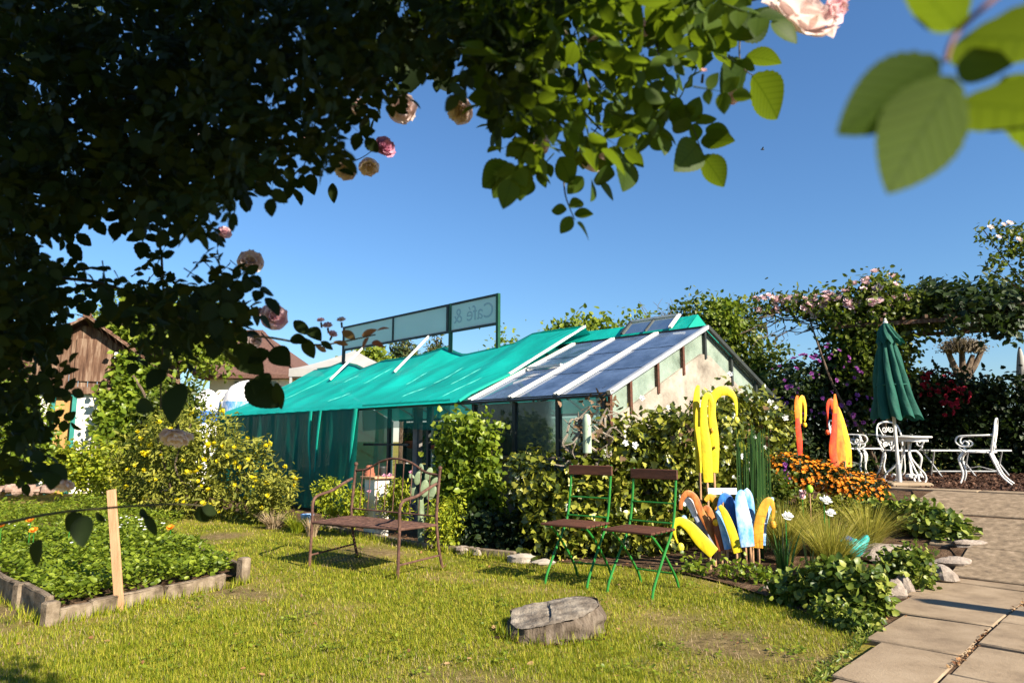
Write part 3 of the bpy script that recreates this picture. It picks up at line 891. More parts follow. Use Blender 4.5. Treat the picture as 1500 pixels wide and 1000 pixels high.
def valance(u, v):
    a = TW - .15 + (9.5 - TW + .15) * u
    return A3(a, GB0 - .06 - .02 * math.sin(11 * u) * v, EAVE + .03 - .40 * v - .02 * math.sin(8 * u) * v)
MB().grid(valance, 30, 6).build('valance', M['netvalance'], net, ang=180)
def endnet(u, v):
    b = GB0 - .1 + (GB1 - GB0 + .2) * u
    return A3(CA1 + .02, b, roofz(b) * (1 - v) + .05 * v)
MB().grid(endnet, 12, 4).build('end_sheet', M['netdark'], net, ang=180)
# rolled edge against the glass
MB().tube([roofnet(0, v) + np.array([0, 0, .015]) for v in np.linspace(0, 1, 14)], .022, 6).build('rolled_edge', M['netedge'], net)
# white bar across the edge of the net
MB().beam(roofnet(0, .36) + np.array([0, 0, .03]), roofnet(0, 1.0) + np.array([0, 0, .04]), .045, .03).build('edge_batten', M['whitebar'], net)
# open vent frame lying on the raised net
vent = thing('roof_vent', 'white framed roof vent propped open on the green net at the ridge', 'window', A3(GA0 + .9, GBM + .1, 2.75))
def tp(a, v, off=.03): return A3(a, GBM + .04 + (TB - GBM - .04) * v - .03, RIDGE + .035 + (TZ - RIDGE - .035) * v + off)
V0, V1 = GA0 + .58, GA0 + 1.42
MB().beam(tp(V0, .05), tp(V0, 1.0), .05, .03).build('frame', M['whitebar'], vent)
MB().beam(tp(V0, 1.0), tp(V1, 1.0), .05, .03).build('frame', M['whitebar'], vent)
MB().beam(tp(V1, .05), tp(V1, 1.0), .04, .03).build('frame', M['darkmetal'], vent)
MB().beam(tp((V0 + V1) / 2, .05), tp((V0 + V1) / 2, 1.0), .02, .02).build('bar', M['darkmetal'], vent)
mb = MB(); mb.add([tp(V0, .05, .02), tp(V0, 1, .02), tp(V1, 1, .02), tp(V1, .05, .02)], [(0, 1, 2, 3)]); mb.build('pane', M['glass'], vent, smooth=False)

# ---- roof sign
pl, pr = at(497, 500, 15.6), at(727, 500, 12.0)
aL, aR = (15.66 + 3.9) * R2, (12.0 + .27) * R2
SGB = GBM
def sg(px_a, z, db=0.0): return A3(px_a, SGB + db, z)
z1 = CAMZ + 1010 / 1010 * 0
top = at(727, 431, 12.0)[2]; bot = at(727, 473.5, 12.0)[2]
sign = thing('roof_sign', 'long grey panel sign seen from behind on green posts above the net', 'sign', sg((aL + aR) / 2, bot))
cuts = [aR, aR + (aL - aR) * .255, aR + (aL - aR) * .62, aL]
for i in range(3):
    a0, a1 = cuts[i], cuts[i + 1]
    MB().box(sg((a0 + a1) / 2, (top + bot) / 2), (a1 - a0 - .05, .02, top - bot - .05), AX).build('panel', M['signpanel'], sign, smooth=False)
mb = MB()
mb.beam(sg(aR - .02, top), sg(aL + .02, top), .05, .04); mb.beam(sg(aR - .02, bot), sg(aL + .02, bot), .05, .04)
mb.build('frame', M['darkmetal'], sign)
for i, a in enumerate(cuts):
    mat = M['greenmetal'] if i < 2 else M['darkmetal']
    if i == 2: MB().box(sg(a, (top + bot) / 2), (.045, .055, top - bot - .05), AX).build('divider', mat, sign)
    else: MB().box(sg(a, (top + 2.55) / 2), (.06, .06, top - 2.55 + .04), AX).build('post', mat, sign)
MB().box(sg(cuts[1] + .08, (top + bot) / 2), (.06, .055, top - bot - .05), AX).build('divider', M['darkmetal'], sign)
for px0, py0, px1, py1, Yq in ((520, 514, 494, 556, 14.9), (613, 489, 594, 531, 13.2)):
    q = at(px0, py0, Yq)
    aa = (q[1] - q[0]) * R2
    MB().beam(sg(aa, bot - .02, -.03), A3(aa + .12, SGB - .75, roofz(SGB - .75) + .12), .04, .04).build('brace', M['whitebar'], sign)
def letters(body, acen, size):
    fc = bpy.data.curves.new('lettering', 'FONT'); fc.body = body; fc.size = size; fc.extrude = .002
    fc.align_x = 'CENTER'; fc.align_y = 'CENTER'
    o = bpy.data.objects.new('tmp', fc); COL.objects.link(o)
    dg = bpy.context.evaluated_depsgraph_get(); dg.update()
    me = bpy.data.meshes.new_from_object(o.evaluated_get(dg))
    bpy.data.objects.remove(o)
    # the writing is read from the far side: its x runs along +a, shown reversed to us
    c = sg(acen, (top + bot) / 2, -.0115)
    for v in me.vertices:
        p = c + AW * v.co.x + ZW * v.co.y * 1.0 + BW * v.co.z
        v.co = tuple(p)
    me.materials.clear(); me.materials.append(M['signletter'])
    return link('lettering', me, sign)
letters('Café &', (cuts[0] + cuts[1]) / 2, .40)
# ================================================================== rusty bench
def V3(*a): return np.array(a, float)
fr = V3(-.985, 6.15, 0); wd = nrm(V3(-.85, .53, 0)); dp = nrm(V3(.53, .85, 0))
BWD, BDP = 1.1, .52
def bp(u, v, z):
    p = fr + wd * (u * BWD) + dp * (v * BDP)
    return V3(p[0], p[1], z + float(gz(p[0], p[1])))
bench = thing('garden_bench', 'rusty iron two-seat bench with arched spindle back on the lawn', 'bench', bp(.5, .5, 0))
mb = MB()
for i in range(12):        # pierced sheet seat: strips crossing, rim round
    v = (i + .5) / 12
    mb.beam(bp(.0, v, .425), bp(1, v, .425), .036, .004)
for i in range(21):
    u = (i + .5) / 21
    mb.beam(bp(u, 0, .4305), bp(u, 1, .4305), .026, .004)
mb.build('seat', M['rust'], bench, ang=20)
mb = MB()
mb.tube([bp(0, 0, .42), bp(1, 0, .42)], .012); mb.tube([bp(0, 1, .42), bp(1, 1, .42)], .012)
mb.tube([bp(0, 0, .42), bp(0, 1, .42)], .012); mb.tube([bp(1, 0, .42), bp(1, 1, .42)], .012)
mb.build('seat_rim', M['rust'], bench)
for u in (0, 1):
    MB().tube(rod_path([bp(u, -.02, -.02), bp(u, -.01, .2), bp(u, 0, .45), bp(u, .0, .60), bp(u, .10, .665), bp(u, .45, .70), bp(u, .75, .76), bp(u, .98, .80)]), .014).build('front_leg', M['rust'], bench)
    MB().tube(rod_path([bp(u, 1.22, -.02), bp(u, 1.08, .2), bp(u, 1.0, .45), bp(u, 1.03, .70), bp(u, 1.08, .93)]), .014).build('rear_leg', M['rust'], bench)
    MB().ball(bp(u, 1.08, .945), .022).build('finial', M['rust'], bench)
    MB().tube([bp(u, 0, .12), bp(u, 1.12, .14)], .009).build('stretcher', M['rust'], bench)
MB().tube(rod_path([bp(0, 1.07, .88), bp(.15, 1.07, .90), bp(.32, 1.07, .985), bp(.5, 1.07, 1.02), bp(.68, 1.07, .985), bp(.85, 1.07, .90), bp(1, 1.07, .88)]), .012).build('back_arch', M['rust'], bench)
MB().tube([bp(0, 1.0, .50), bp(1, 1.0, .50)], .008).build('back_rail', M['rust'], bench)
for i in range(9):
    u = (i + 1) / 10
    zt = .885 + .135 * max(0, 1 - (abs(u - .5) / .42) ** 2)
    MB().tube([bp(u, 1.0, .50), bp(u, 1.06, zt)], .005, 6).build('spindle', M['rust'], bench)

# ================================================================== folding chairs
def fold_chair(label):
    t = thing('folding_chair', label, 'chair', (0, 0, 0), 'folding chairs on the lawn')
    for sx in (-1, 1):
        x = sx * .19
        MB().tube(rod_path([(x, -.21, -.02), (x, -.17, .08), (x, -.02, .27), (x, .13, .45), (x, .19, .62), (x, .24, .93)]), .0105, 8).build('back_leg', M['chairgreen'], t)
        x = sx * .165
        MB().tube(rod_path([(x, .27, -.02), (x, .22, .09), (x, .05, .28), (x, -.1, .41), (x, -.17, .455)]), .0105, 8).build('cross_leg', M['chairgreen'], t)
    for i in range(5):
        y = -.20 + i * .079
        MB().box((0, y, .468), (.43, .062, .018), bev=.004).build('seat_slat', M['darkwood'], t)
    m = MB()
    for x in (-.165, .165): m.beam((x, -.22, .452), (x, .16, .452), .02, .012)
    m.build('seat_rail', M['chairgreen'], t)
    MB().box((0, .222, .885), (.42, .02, .082), bev=.005).build('back_slat', M['darkwood'], t)
    MB().tube([(-.19, .195, .66), (.19, .195, .66)], .007, 6).build('rung', M['chairgreen'], t)
    MB().tube([(-.19, .155, .51), (.19, .155, .51)], .007, 6).build('rung', M['chairgreen'], t)
    MB().tube([(-.165, .2, .12), (.165, .2, .12)], .007, 6).build('rung', M['chairgreen'], t)
    return t
c1 = fold_chair('green folding chair with brown slats, the right one next to the coloured ornaments')
c2 = dup(c1, (.57, 6.08, float(gz(.57, 6.08))), -.62, 'green folding chair with brown slats, the left one nearer the rusty bench')
c1.location = (1.06, 5.76, float(gz(1.06, 5.76))); c1.rotation_euler = (0, 0, -.70)
c1.scale = (1.06, 1.06, 1.04); c2.scale = (1.06, 1.06, 1.06)

# ================================================================== stump
sc = gp(815, 938); 
st = thing('tree_stump', 'weathered grey tree stump sunk in the lawn in the foreground', 'tree stump', (sc[0], sc[1] + .14, 0))
cx, cy = sc[0] - .02, sc[1] + .16
def nz3(x, y, z, f):
    return (math.sin(f * x + 1.3 * f * y + .7) + math.sin(1.7 * f * y - f * z + 2.1) + math.sin(2.3 * f * z + 1.1 * f * x + 4.0)) / 3
def stump(u, v):
    an = 2 * math.pi * u
    R = .275 * (1 + .10 * math.sin(2 * an + .5) + .07 * math.sin(3 * an + 1.2) + .03 * math.sin(5 * an) + .015 * math.sin(9 * an + 2) + .008 * math.sin(17 * an))
    ex, ey = 1.06, .86
    top = .13 + .04 * math.cos(an) + .035 * math.sin(an) + .012 * math.sin(3 * an)
    if v < .5:
        t = v / .5
        z = -.05 + (top + .05) * t
        f = 1.06 - .16 * t + .04 * math.sin(14 * an) * (1 - t) + .05 * math.exp(-((t - .75) / .2) ** 2) * max(0, math.cos(an + .5)) * 2
        x, y = R * f * math.cos(an), R * f * math.sin(an)
        x += .02 * nz3(x * 10, y * 10, z * 10, 3) ; y += .02 * nz3(y * 10, z * 10, x * 10, 3)
    else:
        t = (v - .5) / .5
        f = .90 * (1 - t)
        x, y = R * f * math.cos(an), R * f * math.sin(an)
        z = .13 + .04 * f * math.cos(an) + .035 * f * math.sin(an) + .012 * f * math.sin(3 * an) + .014 * math.sin(math.pi * .5 * min(1, t * 5)) + .010 * nz3(x * 6, y * 9, 0, 4) * min(1, t * 6) + .004 * nz3(x * 30, y * 22, 1, 3)
        if math.cos(an) < -.1: z -= .016 * min(1, t * 5)
    return V3(cx + x * ex, cy + y * ey, z)
MB().grid(lambda u, v: stump(u, v * .4999), 90, 20).build('bark', M['stumpbark'], st, ang=60)
MB().grid(lambda u, v: stump(u, .5 + v * .5), 90, 22).build('cut_top', M['stump'], st, ang=60)
mb = MB()
for i in range(26):
    an = rng.uniform(2.6, 6.2); r = rng.uniform(.26, .36)
    p = V3(cx + r * math.cos(an) * 1.05, cy + r * math.sin(an) * .78, .008)
    mb.ball(p, rng.uniform(.008, .02), 6, 4, (rng.uniform(.7, 2), rng.uniform(.6, 1.4), .5), .3)
tag(mb.build('bark_crumbs', M['bark'], st), kind='stuff')

# ================================================================== raised bed
C0, C1, C2, C3 = V3(-3.05, 4.72, 0), V3(-2.29, 6.15, 0), V3(-4.9, 9.2, 0), V3(-5.9, 7.3, 0)
rb = thing('raised_bed', 'raised vegetable bed edged with worn concrete boards at the left', 'raised bed', C0)
def board(p, q, t0, t1, h, tilt=0, th=.05):
    a, b = p + (q - p) * t0, p + (q - p) * t1
    d = nrm(b - a); n = V3(d[1], -d[0], 0)
    MB().box((a + b) / 2 + V3(0, 0, h / 2 - .03) + n * tilt, (np.linalg.norm(b - a), th, h + .06), (d, n, V3(0, 0, 1)), .008).build('edge_board', M['edging'], rb, ang=20); rough([o for o in rb.children][-1], 4, .0045)
for p, q, cuts in ((C0, C1, ((.02, .16, .095), (.165, .50, .10), (.51, .84, .10))), (C0, C3, ((.02, .18, .17), (.20, .42, .16), (.44, .70, .15), (.72, .98, .16)))):
    for i, (t0, t1, h) in enumerate(cuts): board(p, q, t0, t1, h, .012 * (-1) ** i)
board(C3, C2, .02, .98, .15); board(C1, C2, .04, .5, .12); board(C1, C2, .52, .98, .12)
for c, h in ((C0, .15), (C1 + V3(-.03, -.03, 0), .2), (C0 + (C3 - C0) * .19, .17), (C0 + (C3 - C0) * .43, .18), (C3, .2)):
    ex = nrm(C1 - C0)
    MB().box(c + V3(0, 0, h / 2 - .05), (.09, .09, h + .1), (ex, V3(-ex[1], ex[0], 0), V3(0, 0, 1)), .012).build('corner_post', M['edging'], rb, ang=20)
sh = sheet('soil_fill', [C0 * .97 + C2 * .03, C1 * .97 + C3 * .03, C2 * .98 + C0 * .02, C3 * .98 + C1 * .02], M['soil'], .06, .2, rb, rough=.012)
sp = at(180, 851, 5.12)
stk = thing('wooden_stake', 'pale wooden stake leaning upright in the raised bed', 'stake', (sp[0], sp[1], .0))
mb = MB(); mb.beam(V3(sp[0], sp[1], -.05), at(163, 717, 5.16), .062, .022, up=(0, 1, 0), bev=.002)
mb.build('stake', M['stakewood'], stk)
# low wall of pinkish stones behind
sw = thing('stone_wall', 'low dry wall of pinkish stones at the far left bed', 'wall', at(20, 715, 11.5))
for i in range(11):
    px = -70 + i * 14; py = 716 + (i % 2) * 3
    mb = MB().ball(at(px, py, 11.5 + rng.uniform(-.05, .05)), .12, 9, 6, (rng.uniform(.75, 1), .9, rng.uniform(.55, .8)), .4)
    mb.build('stone', M['pinkstone'], sw, ang=22)

# bed edging along the lawn in front of the greenhouse
RIM = [(-4.9, 11.86), (-4.07, 11.0), (-2.4, 9.35), (-.86, 7.8), (.05, 7.27)]
edg = thing('bed_edging', 'low worn edging of concrete boards between the lawn and the greenhouse border', 'edging', (-2.4, 9.35, 0))
for i in range(len(RIM) - 1):
    p, q = V3(*RIM[i], 0), V3(*RIM[i + 1], 0)
    d = nrm(q - p); n = V3(-d[1], d[0], 0); ln_ = np.linalg.norm(q - p); k = max(1, round(ln_ / .95))
    for j in range(k):
        a = p + d * (ln_ * j / k + .015); b = p + d * (ln_ * (j + 1) / k - .015)
        mb = MB(); mb.box((a + b) / 2 + n * random.uniform(-.02, .02) + V3(0, 0, .01), (np.linalg.norm(b - a), .05, .12), (d, n, V3(0, 0, 1)), .01)
        mb.build('edge_board', M['edging'], edg, ang=20)

# ================================================================== iron garden furniture
def spiral(c, r, turns, ax, ay, start=0, n=26):
    return [np.array(c) + (r * (1 - .75 * i / n)) * (math.cos(start + turns * 2 * math.pi * i / n) * np.array(ax) + math.sin(start + turns * 2 * math.pi * i / n) * np.array(ay)) for i in range(n + 1)]
def iron_chair(label, back, group='white iron garden chairs'):
    W = M['whiteiron']
    t = thing('iron_armchair', label, 'chair', (0, 0, 0), group)
    sw_, sd_ = .25, .22
    m = MB()
    rim = [(sw_ * math.cos(a) * (1.0 if math.sin(a) < 0 else .92), sd_ * math.sin(a), .45) for a in np.linspace(0, 2 * math.pi, 33)]
    m.tube(rim, .013, 8, cap=False)
    for i in range(9):
        x = -.2 + i * .05; yl = sd_ * math.sqrt(max(0, 1 - (x / sw_) ** 2))
        m.beam((x, -yl, .453), (x, yl, .453), .026, .008)
    m.beam((-.23, 0, .446), (.23, 0, .446), .02, .006)
    m.build('seat', W, t)
    for sx in (-1, 1):
        MB().tube(rod_path([(sx * .17, -.16, .45), (sx * .21, -.22, .34), (sx * .19, -.19, .14), (sx * .215, -.23, 0)]), [.019] * 9 + [.015] * 8 + [.013] * 8, 8).build('leg', W, t)
        MB().tube(rod_path([(sx * .16, .15, .45), (sx * .18, .20, .30), (sx * .195, .27, .12), (sx * .21, .38, 0)]), [.018] * 9 + [.014] * 8 + [.012] * 8, 8).build('leg', W, t)
        MB().tube(rod_path([(sx * .21, .21, .70), (sx * .255, .10, .69), (sx * .275, -.08, .685), (sx * .27, -.20, .67), (sx * .265, -.235, .60), (sx * .262, -.19, .54), (sx * .26, -.12, .53), (sx * .26, -.08, .57), (sx * .26, -.12, .61), (sx * .26, -.155, .58)]), .012, 8).build('arm', W, t)
        MB().tube(rod_path([(sx * .24, -.13, .45), (sx * .26, -.19, .50), (sx * .262, -.19, .54)]), .011, 8).build('arm_support', W, t)
    MB().tube([(-.19, -.19, .2), (0, 0, .24), (.19, .25, .18)], .007, 6).build('cross_brace', W, t)
    if back == 'loop':
        m = MB()
        m.tube(rod_path([(-.17, .17, .45), (-.215, .20, .58), (-.225, .23, .72), (-.17, .255, .88), (0, .265, .93), (.17, .255, .88), (.225, .23, .72), (.215, .20, .58), (.17, .17, .45)]), .014, 8)
        m.build('back_frame', W, t)
        m = MB()
        for sx in (-1, 1):
            m.tube(rod_path([(sx * .17, .245, .84), (sx * .10, .235, .70), (sx * .03, .215, .58), (0, .19, .46)]), .009, 6)
            m.tube(spiral((sx * .06, .25, .80), .055, 1.4, (sx, 0, 0), (0, 0, 1), 2.2), .008, 6)
            m.tube(spiral((sx * .09, .21, .55), .05, 1.4, (-sx, 0, 0), (0, 0, -1), 2.0), .008, 6)
        m.build('back_scroll', W, t)
    else:
        m = MB()
        m.tube(rod_path([(-.21, .17, .46), (-.235, .21, .60), (-.23, .24, .82)]), .014, 8)
        m.tube(rod_path([(.21, .17, .46), (.235, .21, .60), (.23, .24, .82)]), .014, 8)
        m.tube(rod_path([(-.24, .235, .82), (-.1, .27, .835), (.1, .27, .835), (.24, .235, .82)]), .017, 8)
        m.build('back_frame', W, t)
        for i in range(6):
            x = -.165 + i * .066
            MB().beam((x * .85, .17, .46), (x, .262, .82), .032, .01, up=(0, 1, 0)).build('back_slat', W, t)
    return t
def ter(px, py, z=.58): return gp(px, py, z)
ca = iron_chair('white iron armchair facing left on its own at the right edge of the terrace', 'loop')
p = ter(1437, 708); ca.location = (p[0], p[1], .585); ca.rotation_euler = (0, 0, -2.25)
p = ter(1334, 702); cb = dup(ca, (p[0], p[1] + .25, .585), .15, 'white iron armchair with scrolled back tucked behind the round table')
p = at(1247, 700, 12.3); cc = dup(ca, (p[0], p[1], .585), .9, 'white iron armchair with round scroll back beside the orange garden sculpture')
cs = iron_chair('white iron chair with straight slatted back left of the parasol', 'slats')
p = at(1270, 700, 12.6); cs.location = (p[0], p[1], .585); cs.rotation_euler = (0, 0, .25)
for c in (cc, cs): c.scale = (1.05,) * 3
tb = thing('iron_table', 'round white iron table with scrolled legs beside the closed green parasol', 'table', (0, 0, 0))
MB().lathe((0, 0, .655), [(.0, 0), (.33, 0), (.335, .008), (.335, .018), (.32, .024), (0, .026)], 36).build('table_top', M['whiteiron'], tb)
m = MB(); m.lathe((0, 0, .60), [(.28, 0), (.285, .055), (.275, .055), (.27, 0)], 30); m.build('apron', M['whiteiron'], tb)
for k in range(3):
    an = math.radians(20 + 120 * k); ax = V3(math.cos(an), math.sin(an), 0)
    q = lambda r, z: tuple(ax * r + V3(0, 0, z))
    MB().tube(rod_path([q(.10, .62), q(.05, .48), q(.07, .36), q(.20, .22), q(.31, .12), q(.33, .03), q(.26, .0), q(.19, .03), q(.17, .09), q(.21, .115), q(.235, .08)]), .014, 8).build('leg', M['whiteiron'], tb)
    MB().tube(rod_path([q(.02, .62), q(.045, .40), q(.06, .15), q(.16, .10)]), .010, 8).build('leg_brace', M['whiteiron'], tb)
MB().lathe((0, 0, .07), [(.05, 0), (.06, .02), (.05, .05), (.02, .06)], 14).build('hub', M['whiteiron'], tb)
p = ter(1348, 708); tb.location = (p[0] - .08, p[1] + .12, .585)

# parasol
pb = V3(*at(1318, 711, 9.45)); pb[2] = .585
par = thing('parasol', 'closed dark green parasol standing in a stone base on the terrace', 'parasol', pb)
MB().box(pb + V3(.04, 0, .03), (.56, .5, .06), bev=.02).build('base', M['concrete'], par, ang=20)
MB().tube([pb + V3(0, 0, .06), pb + V3(0, 0, .3)], .034, 12).build('socket', M['alu'], par)
tipz = at(1291, 470, 9.45)[2]; lowz = at(1300, 612, 9.45)[2]
MB().tube([pb + V3(0, 0, .28), V3(pb[0] - .02, pb[1], tipz - .05)], .022, 12).build('pole', M['whitebar'], par)
MB().lathe((pb[0] - .02, pb[1], tipz - .06), [(.028, 0), (.034, .02), (.028, .05), (.012, .065), (.02, .08), (.006, .1)], 12).build('finial', M['whitebar'], par)
def canopy(u, v, r0, r1, z0, z1, nf, amp, pw):
    an = 2 * math.pi * u
    r = r0 + (r1 - r0) * v ** pw
    tw = an + .5 * v
    f = abs(math.sin(nf * an / 2 + .3))
    r *= 1 - amp * (1 - f ** .6) * min(1, v * 3 + .2) + .05 * math.sin(3 * an + 4 * v)
    r *= 1 + .05 * math.sin(4 * an + 11 * v) * math.sin(2 * an + 3) + .02 * math.sin(13 * an - 17 * v)
    z = z0 + (z1 - z0) * v + .03 * math.sin(nf * an + 1) * v + .015 * math.sin(3 * an) * v
    return V3(pb[0] - .02 + r * math.cos(tw) + .04 * v ** 2, pb[1] + r * math.sin(tw), z)
MB().grid(lambda u, v: canopy(u, v, .05, .315, tipz - .10, lowz, 9, .42, .82), 108, 22).build('canopy', M['parasol'], par, ang=50)
MB().grid(lambda u, v: canopy(u, v, .03, .175, tipz - .03, tipz - .30, 9, .30, .7), 108, 8).build('vent_cap', M['parasol'], par, ang=50)
MB().tube([V3(pb[0] + .2 * math.cos(a), pb[1] + .2 * math.sin(a), lowz + .45) for a in np.linspace(0, 6.28, 20)], .012, 6).build('tie_strap', M['parasol'], par)

# slatted white bench at the hedge
wb = thing('slatted_bench', 'long pale slatted bench without back in the shade of the hedge', 'bench', at(1420, 695, 12.2))
q0, q1 = at(1362, 660, 12.0), at(1480, 660, 12.0); q0[2] = q1[2] = 1.03
for k in range(4):
    MB().beam(q0 + V3(0, k * .09, 0), q1 + V3(0, k * .09, 0), .07, .025).build('seat_slat', M['alu'], wb)
for f in (.08, .5, .92):
    c = q0 + (q1 - q0) * f
    MB().tube([c + V3(-.05, -.02, -.02), c + V3(.05, .3, -.45)], .014, 6).build('leg', M['alu'], wb)
    MB().tube([c + V3(.05, -.02, -.45), c + V3(-.05, .3, -.02)], .014, 6).build('leg', M['alu'], wb)
MB().tube([q0 + V3(.1, .14, -.36), q1 + V3(-.1, .14, -.36)], .012, 6).build('stretcher', M['alu'], wb)

# white parasol cropped by the right edge
wp = at(1493, 560, 14.0)
wpar = thing('closed_white_parasol', 'closed white parasol beyond the hedge at the right edge', 'parasol', (wp[0], wp[1], .57))
zt = at(1490, 508, 14)[2]
MB().grid(lambda u, v: V3(wp[0] + .08 + (.015 + .16 * v ** .7) * (1 - .3 * (1 - abs(math.sin(4 * 2 * math.pi * u / 2)) ** .6)) * math.cos(2 * math.pi * u), wp[1] + (.015 + .16 * v ** .7) * math.sin(2 * math.pi * u), zt - 1.3 * v), 64, 12).build('canopy', M['grey_canvas'], wpar, ang=50)
MB().tube([(wp[0] + .08, wp[1], .55), (wp[0] + .08, wp[1], zt - .03)], .02, 8).build('pole', M['whitebar'], wpar)

# timber post out to the right whose shadow lies across the path
pst = thing('wooden_post', 'thick timber post beside the paved path', 'post', (5.90, 2.41, 0))
MB().box((5.90, 2.41, 1.2), (.16, .16, 2.5), bev=.01).build('post', M['barnwood'], pst)

# ================================================================== painted curved sculptures
def curve(pts, Y, lean=0.0):
    P = rod_path([at(q[0], q[1], Y + lean * i) for i, q in enumerate(pts)], 7)
    A = np.array([[q[2], 0, 0] for q in pts], float)
    w = rod_path(A, 7)[:, 0]
    return P, np.maximum(w * .86, .6) * mpp(Y)
def sculpt(label, Y, bodies, beads=(), stake=None, group=None, spots=()):
    t = thing('garden_sculpture', label, 'garden ornament', (at(bodies[0][1][0][0], bodies[0][1][0][1], Y)[0], Y, 0), group)
    for i, (mt, pts) in enumerate(bodies):
        P, w = curve(pts, Y + .05 * i)
        MB().tube(P, w, 12, flat=.13, fup=(0, 1, 0)).build('curved_body', M[mt], t, ang=80)
    for mt, px, py, r in beads:
        MB().ball(at(px, py, Y), r * mpp(Y), 12, 8, (1, .8, 1.25)).build('hanging_bead', M[mt], t)
    for (px, py) in stake or ():
        p = at(px, py, Y + .01); MB().tube([p + V3(0, 0, .06), V3(p[0], p[1], float(gz(p[0], p[1])) - .05)], .012, 6).build('stake', M['stakewood'], t)
    for (px, py, a, b) in spots:
        MB().ball(at(px, py, Y - .02), mpp(Y), 10, 6, (a, 2.0, b)).build('eye_spot', M['p_ochre'], t)
    return t
GRP = 'painted curved garden sculptures'
sculpt('tall yellow sculpture spike, leftmost of the three yellow ones by the ivy', 6.95, [('p_yellow', [(1024, 692, 5), (1022, 640, 5.5), (1020, 600, 6), (1021, 575, 5), (1023, 564, 2.5)])], stake=[(1025, 690)], group=GRP)
sculpt('tall yellow sculpture with narrow bent top, middle of the three yellow ones', 6.85, [('p_yellow', [(1038, 706, 8), (1035, 660, 9), (1031, 615, 6.5), (1032, 588, 5.5), (1038, 578, 4.5), (1043, 590, 3.5), (1042, 612, 2.5)])], stake=[(1036, 704)], group=GRP)
sculpt('tall yellow sculpture arching over with a hanging yellow bead', 6.92, [('p_yellow', [(1047, 692, 6), (1047, 645, 7.5), (1043, 608, 6.5), (1044, 586, 6.5), (1053, 574, 8.5), (1066, 573, 7.5), (1076, 583, 4), (1079, 600, 2), (1079, 609, 1.5)])], [('p_lemon', 1079, 615, 4)], [(1046, 690)], GRP, [(1043, 630, 2.6, 4), (1047, 655, 1.5, 2.2)])
S = 6.55
sculpt('low yellow sculpture bending far left with a hanging bead', S - .05, [('p_yellow', [(1046, 810, 10), (1028, 792, 11), (1010, 771, 9), (996, 763, 7), (987, 769, 5), (989, 784, 2), (993, 795, 1.2)])], [('p_lemon', 997, 801, 5)], [(1040, 806)], GRP)
sculpt('orange-brown arched sculpture with white inner curve above the low yellow one', S + .02, [('p_brown', [(1056, 802, 6), (1041, 776, 6.5), (1026, 748, 6), (1018, 729, 5.5), (1007, 722, 5), (999, 732, 4), (997, 746, 3)]), ('p_white', [(1018, 756, 4), (1014, 742, 7), (1006, 733, 6), (1001, 740, 3)])], [('p_sky', 1002, 760, 4.5)], [(1054, 798)], GRP)
sculpt('grey-blue curved sculpture between the brown and rust ones', S + .1, [('p_greyblue', [(1048, 798, 8), (1034, 776, 10), (1022, 752, 9), (1018, 738, 6), (1012, 734, 3)])], stake=[(1047, 795)], group=GRP)
sculpt('rust coloured sculpture standing low in the middle of the painted group', S - .02, [('p_rust', [(1058, 806, 7), (1053, 784, 7), (1049, 766, 5), (1046, 758, 2.5)]), ('p_brown', [(1047, 775, 4), (1042, 755, 5), (1036, 744, 5), (1030, 746, 3)])], [('p_amber', 1048, 765, 4)], [(1057, 804)], GRP)
sculpt('narrow sky-blue sculpture between the rust one and the slender yellow one', S - .04, [('p_sky', [(1066, 804, 5.5), (1061, 778, 6.5), (1055, 758, 5.5), (1050, 748, 3)]), ('p_white', [(1063, 772, 1.8), (1058, 760, 2.2), (1054, 752, 1.2)])], stake=[(1065, 801)], group=GRP)
sculpt('slender yellow sculpture leaning left in front of the blue ones', S - .1, [('p_yellow', [(1081, 809, 7), (1072, 778, 7.5), (1061, 751, 6), (1054, 740, 3)])], stake=[(1079, 805)], group=GRP)
sculpt('deep blue sculpture with bowed top behind the slender yellow one', S + .08, [('p_blue', [(1083, 803, 9), (1077, 770, 10), (1070, 739, 9), (1062, 727, 7), (1055, 735, 4), (1052, 748, 2)]), ('p_ochre', [(1052, 745, 6), (1047, 732, 6), (1040, 727, 5), (1033, 733, 3)])], stake=[(1083, 800)], group=GRP)
sculpt('pale sky-blue sculpture with an orange patch at its throat', S, [('p_sky', [(1096, 800, 12), (1091, 768, 12.5), (1086, 740, 10.5), (1085, 725, 7.5), (1089, 719, 4)]), ('p_red', [(1086, 757, 3), (1083, 746, 5.5), (1080, 736, 4)])], stake=[(1092, 797), (1099, 797)], group=GRP)
sculpt('bright blue upright sculpture directly behind the pale sky-blue one', S + .14, [('p_sky', [(1102, 797, 5), (1100, 755, 7), (1096, 728, 8), (1090, 717, 6)]), ('p_blue', [(1104, 790, 2), (1103, 750, 3), (1099, 722, 3)])], stake=[(1102, 794)], group=GRP)
sculpt('ochre bowed sculpture with a blue back and hanging bead, rightmost of the group', S, [('p_ochre', [(1110, 802, 9), (1112, 768, 8.5), (1120, 741, 7.5), (1128, 733, 5.5), (1133, 746, 3), (1132, 760, 2)]), ('p_sky', [(1117, 798, 5), (1120, 765, 4.5), (1129, 738, 4), (1132, 728, 2)])], [('p_ochre', 1132, 768, 5)], [(1111, 800)], GRP)
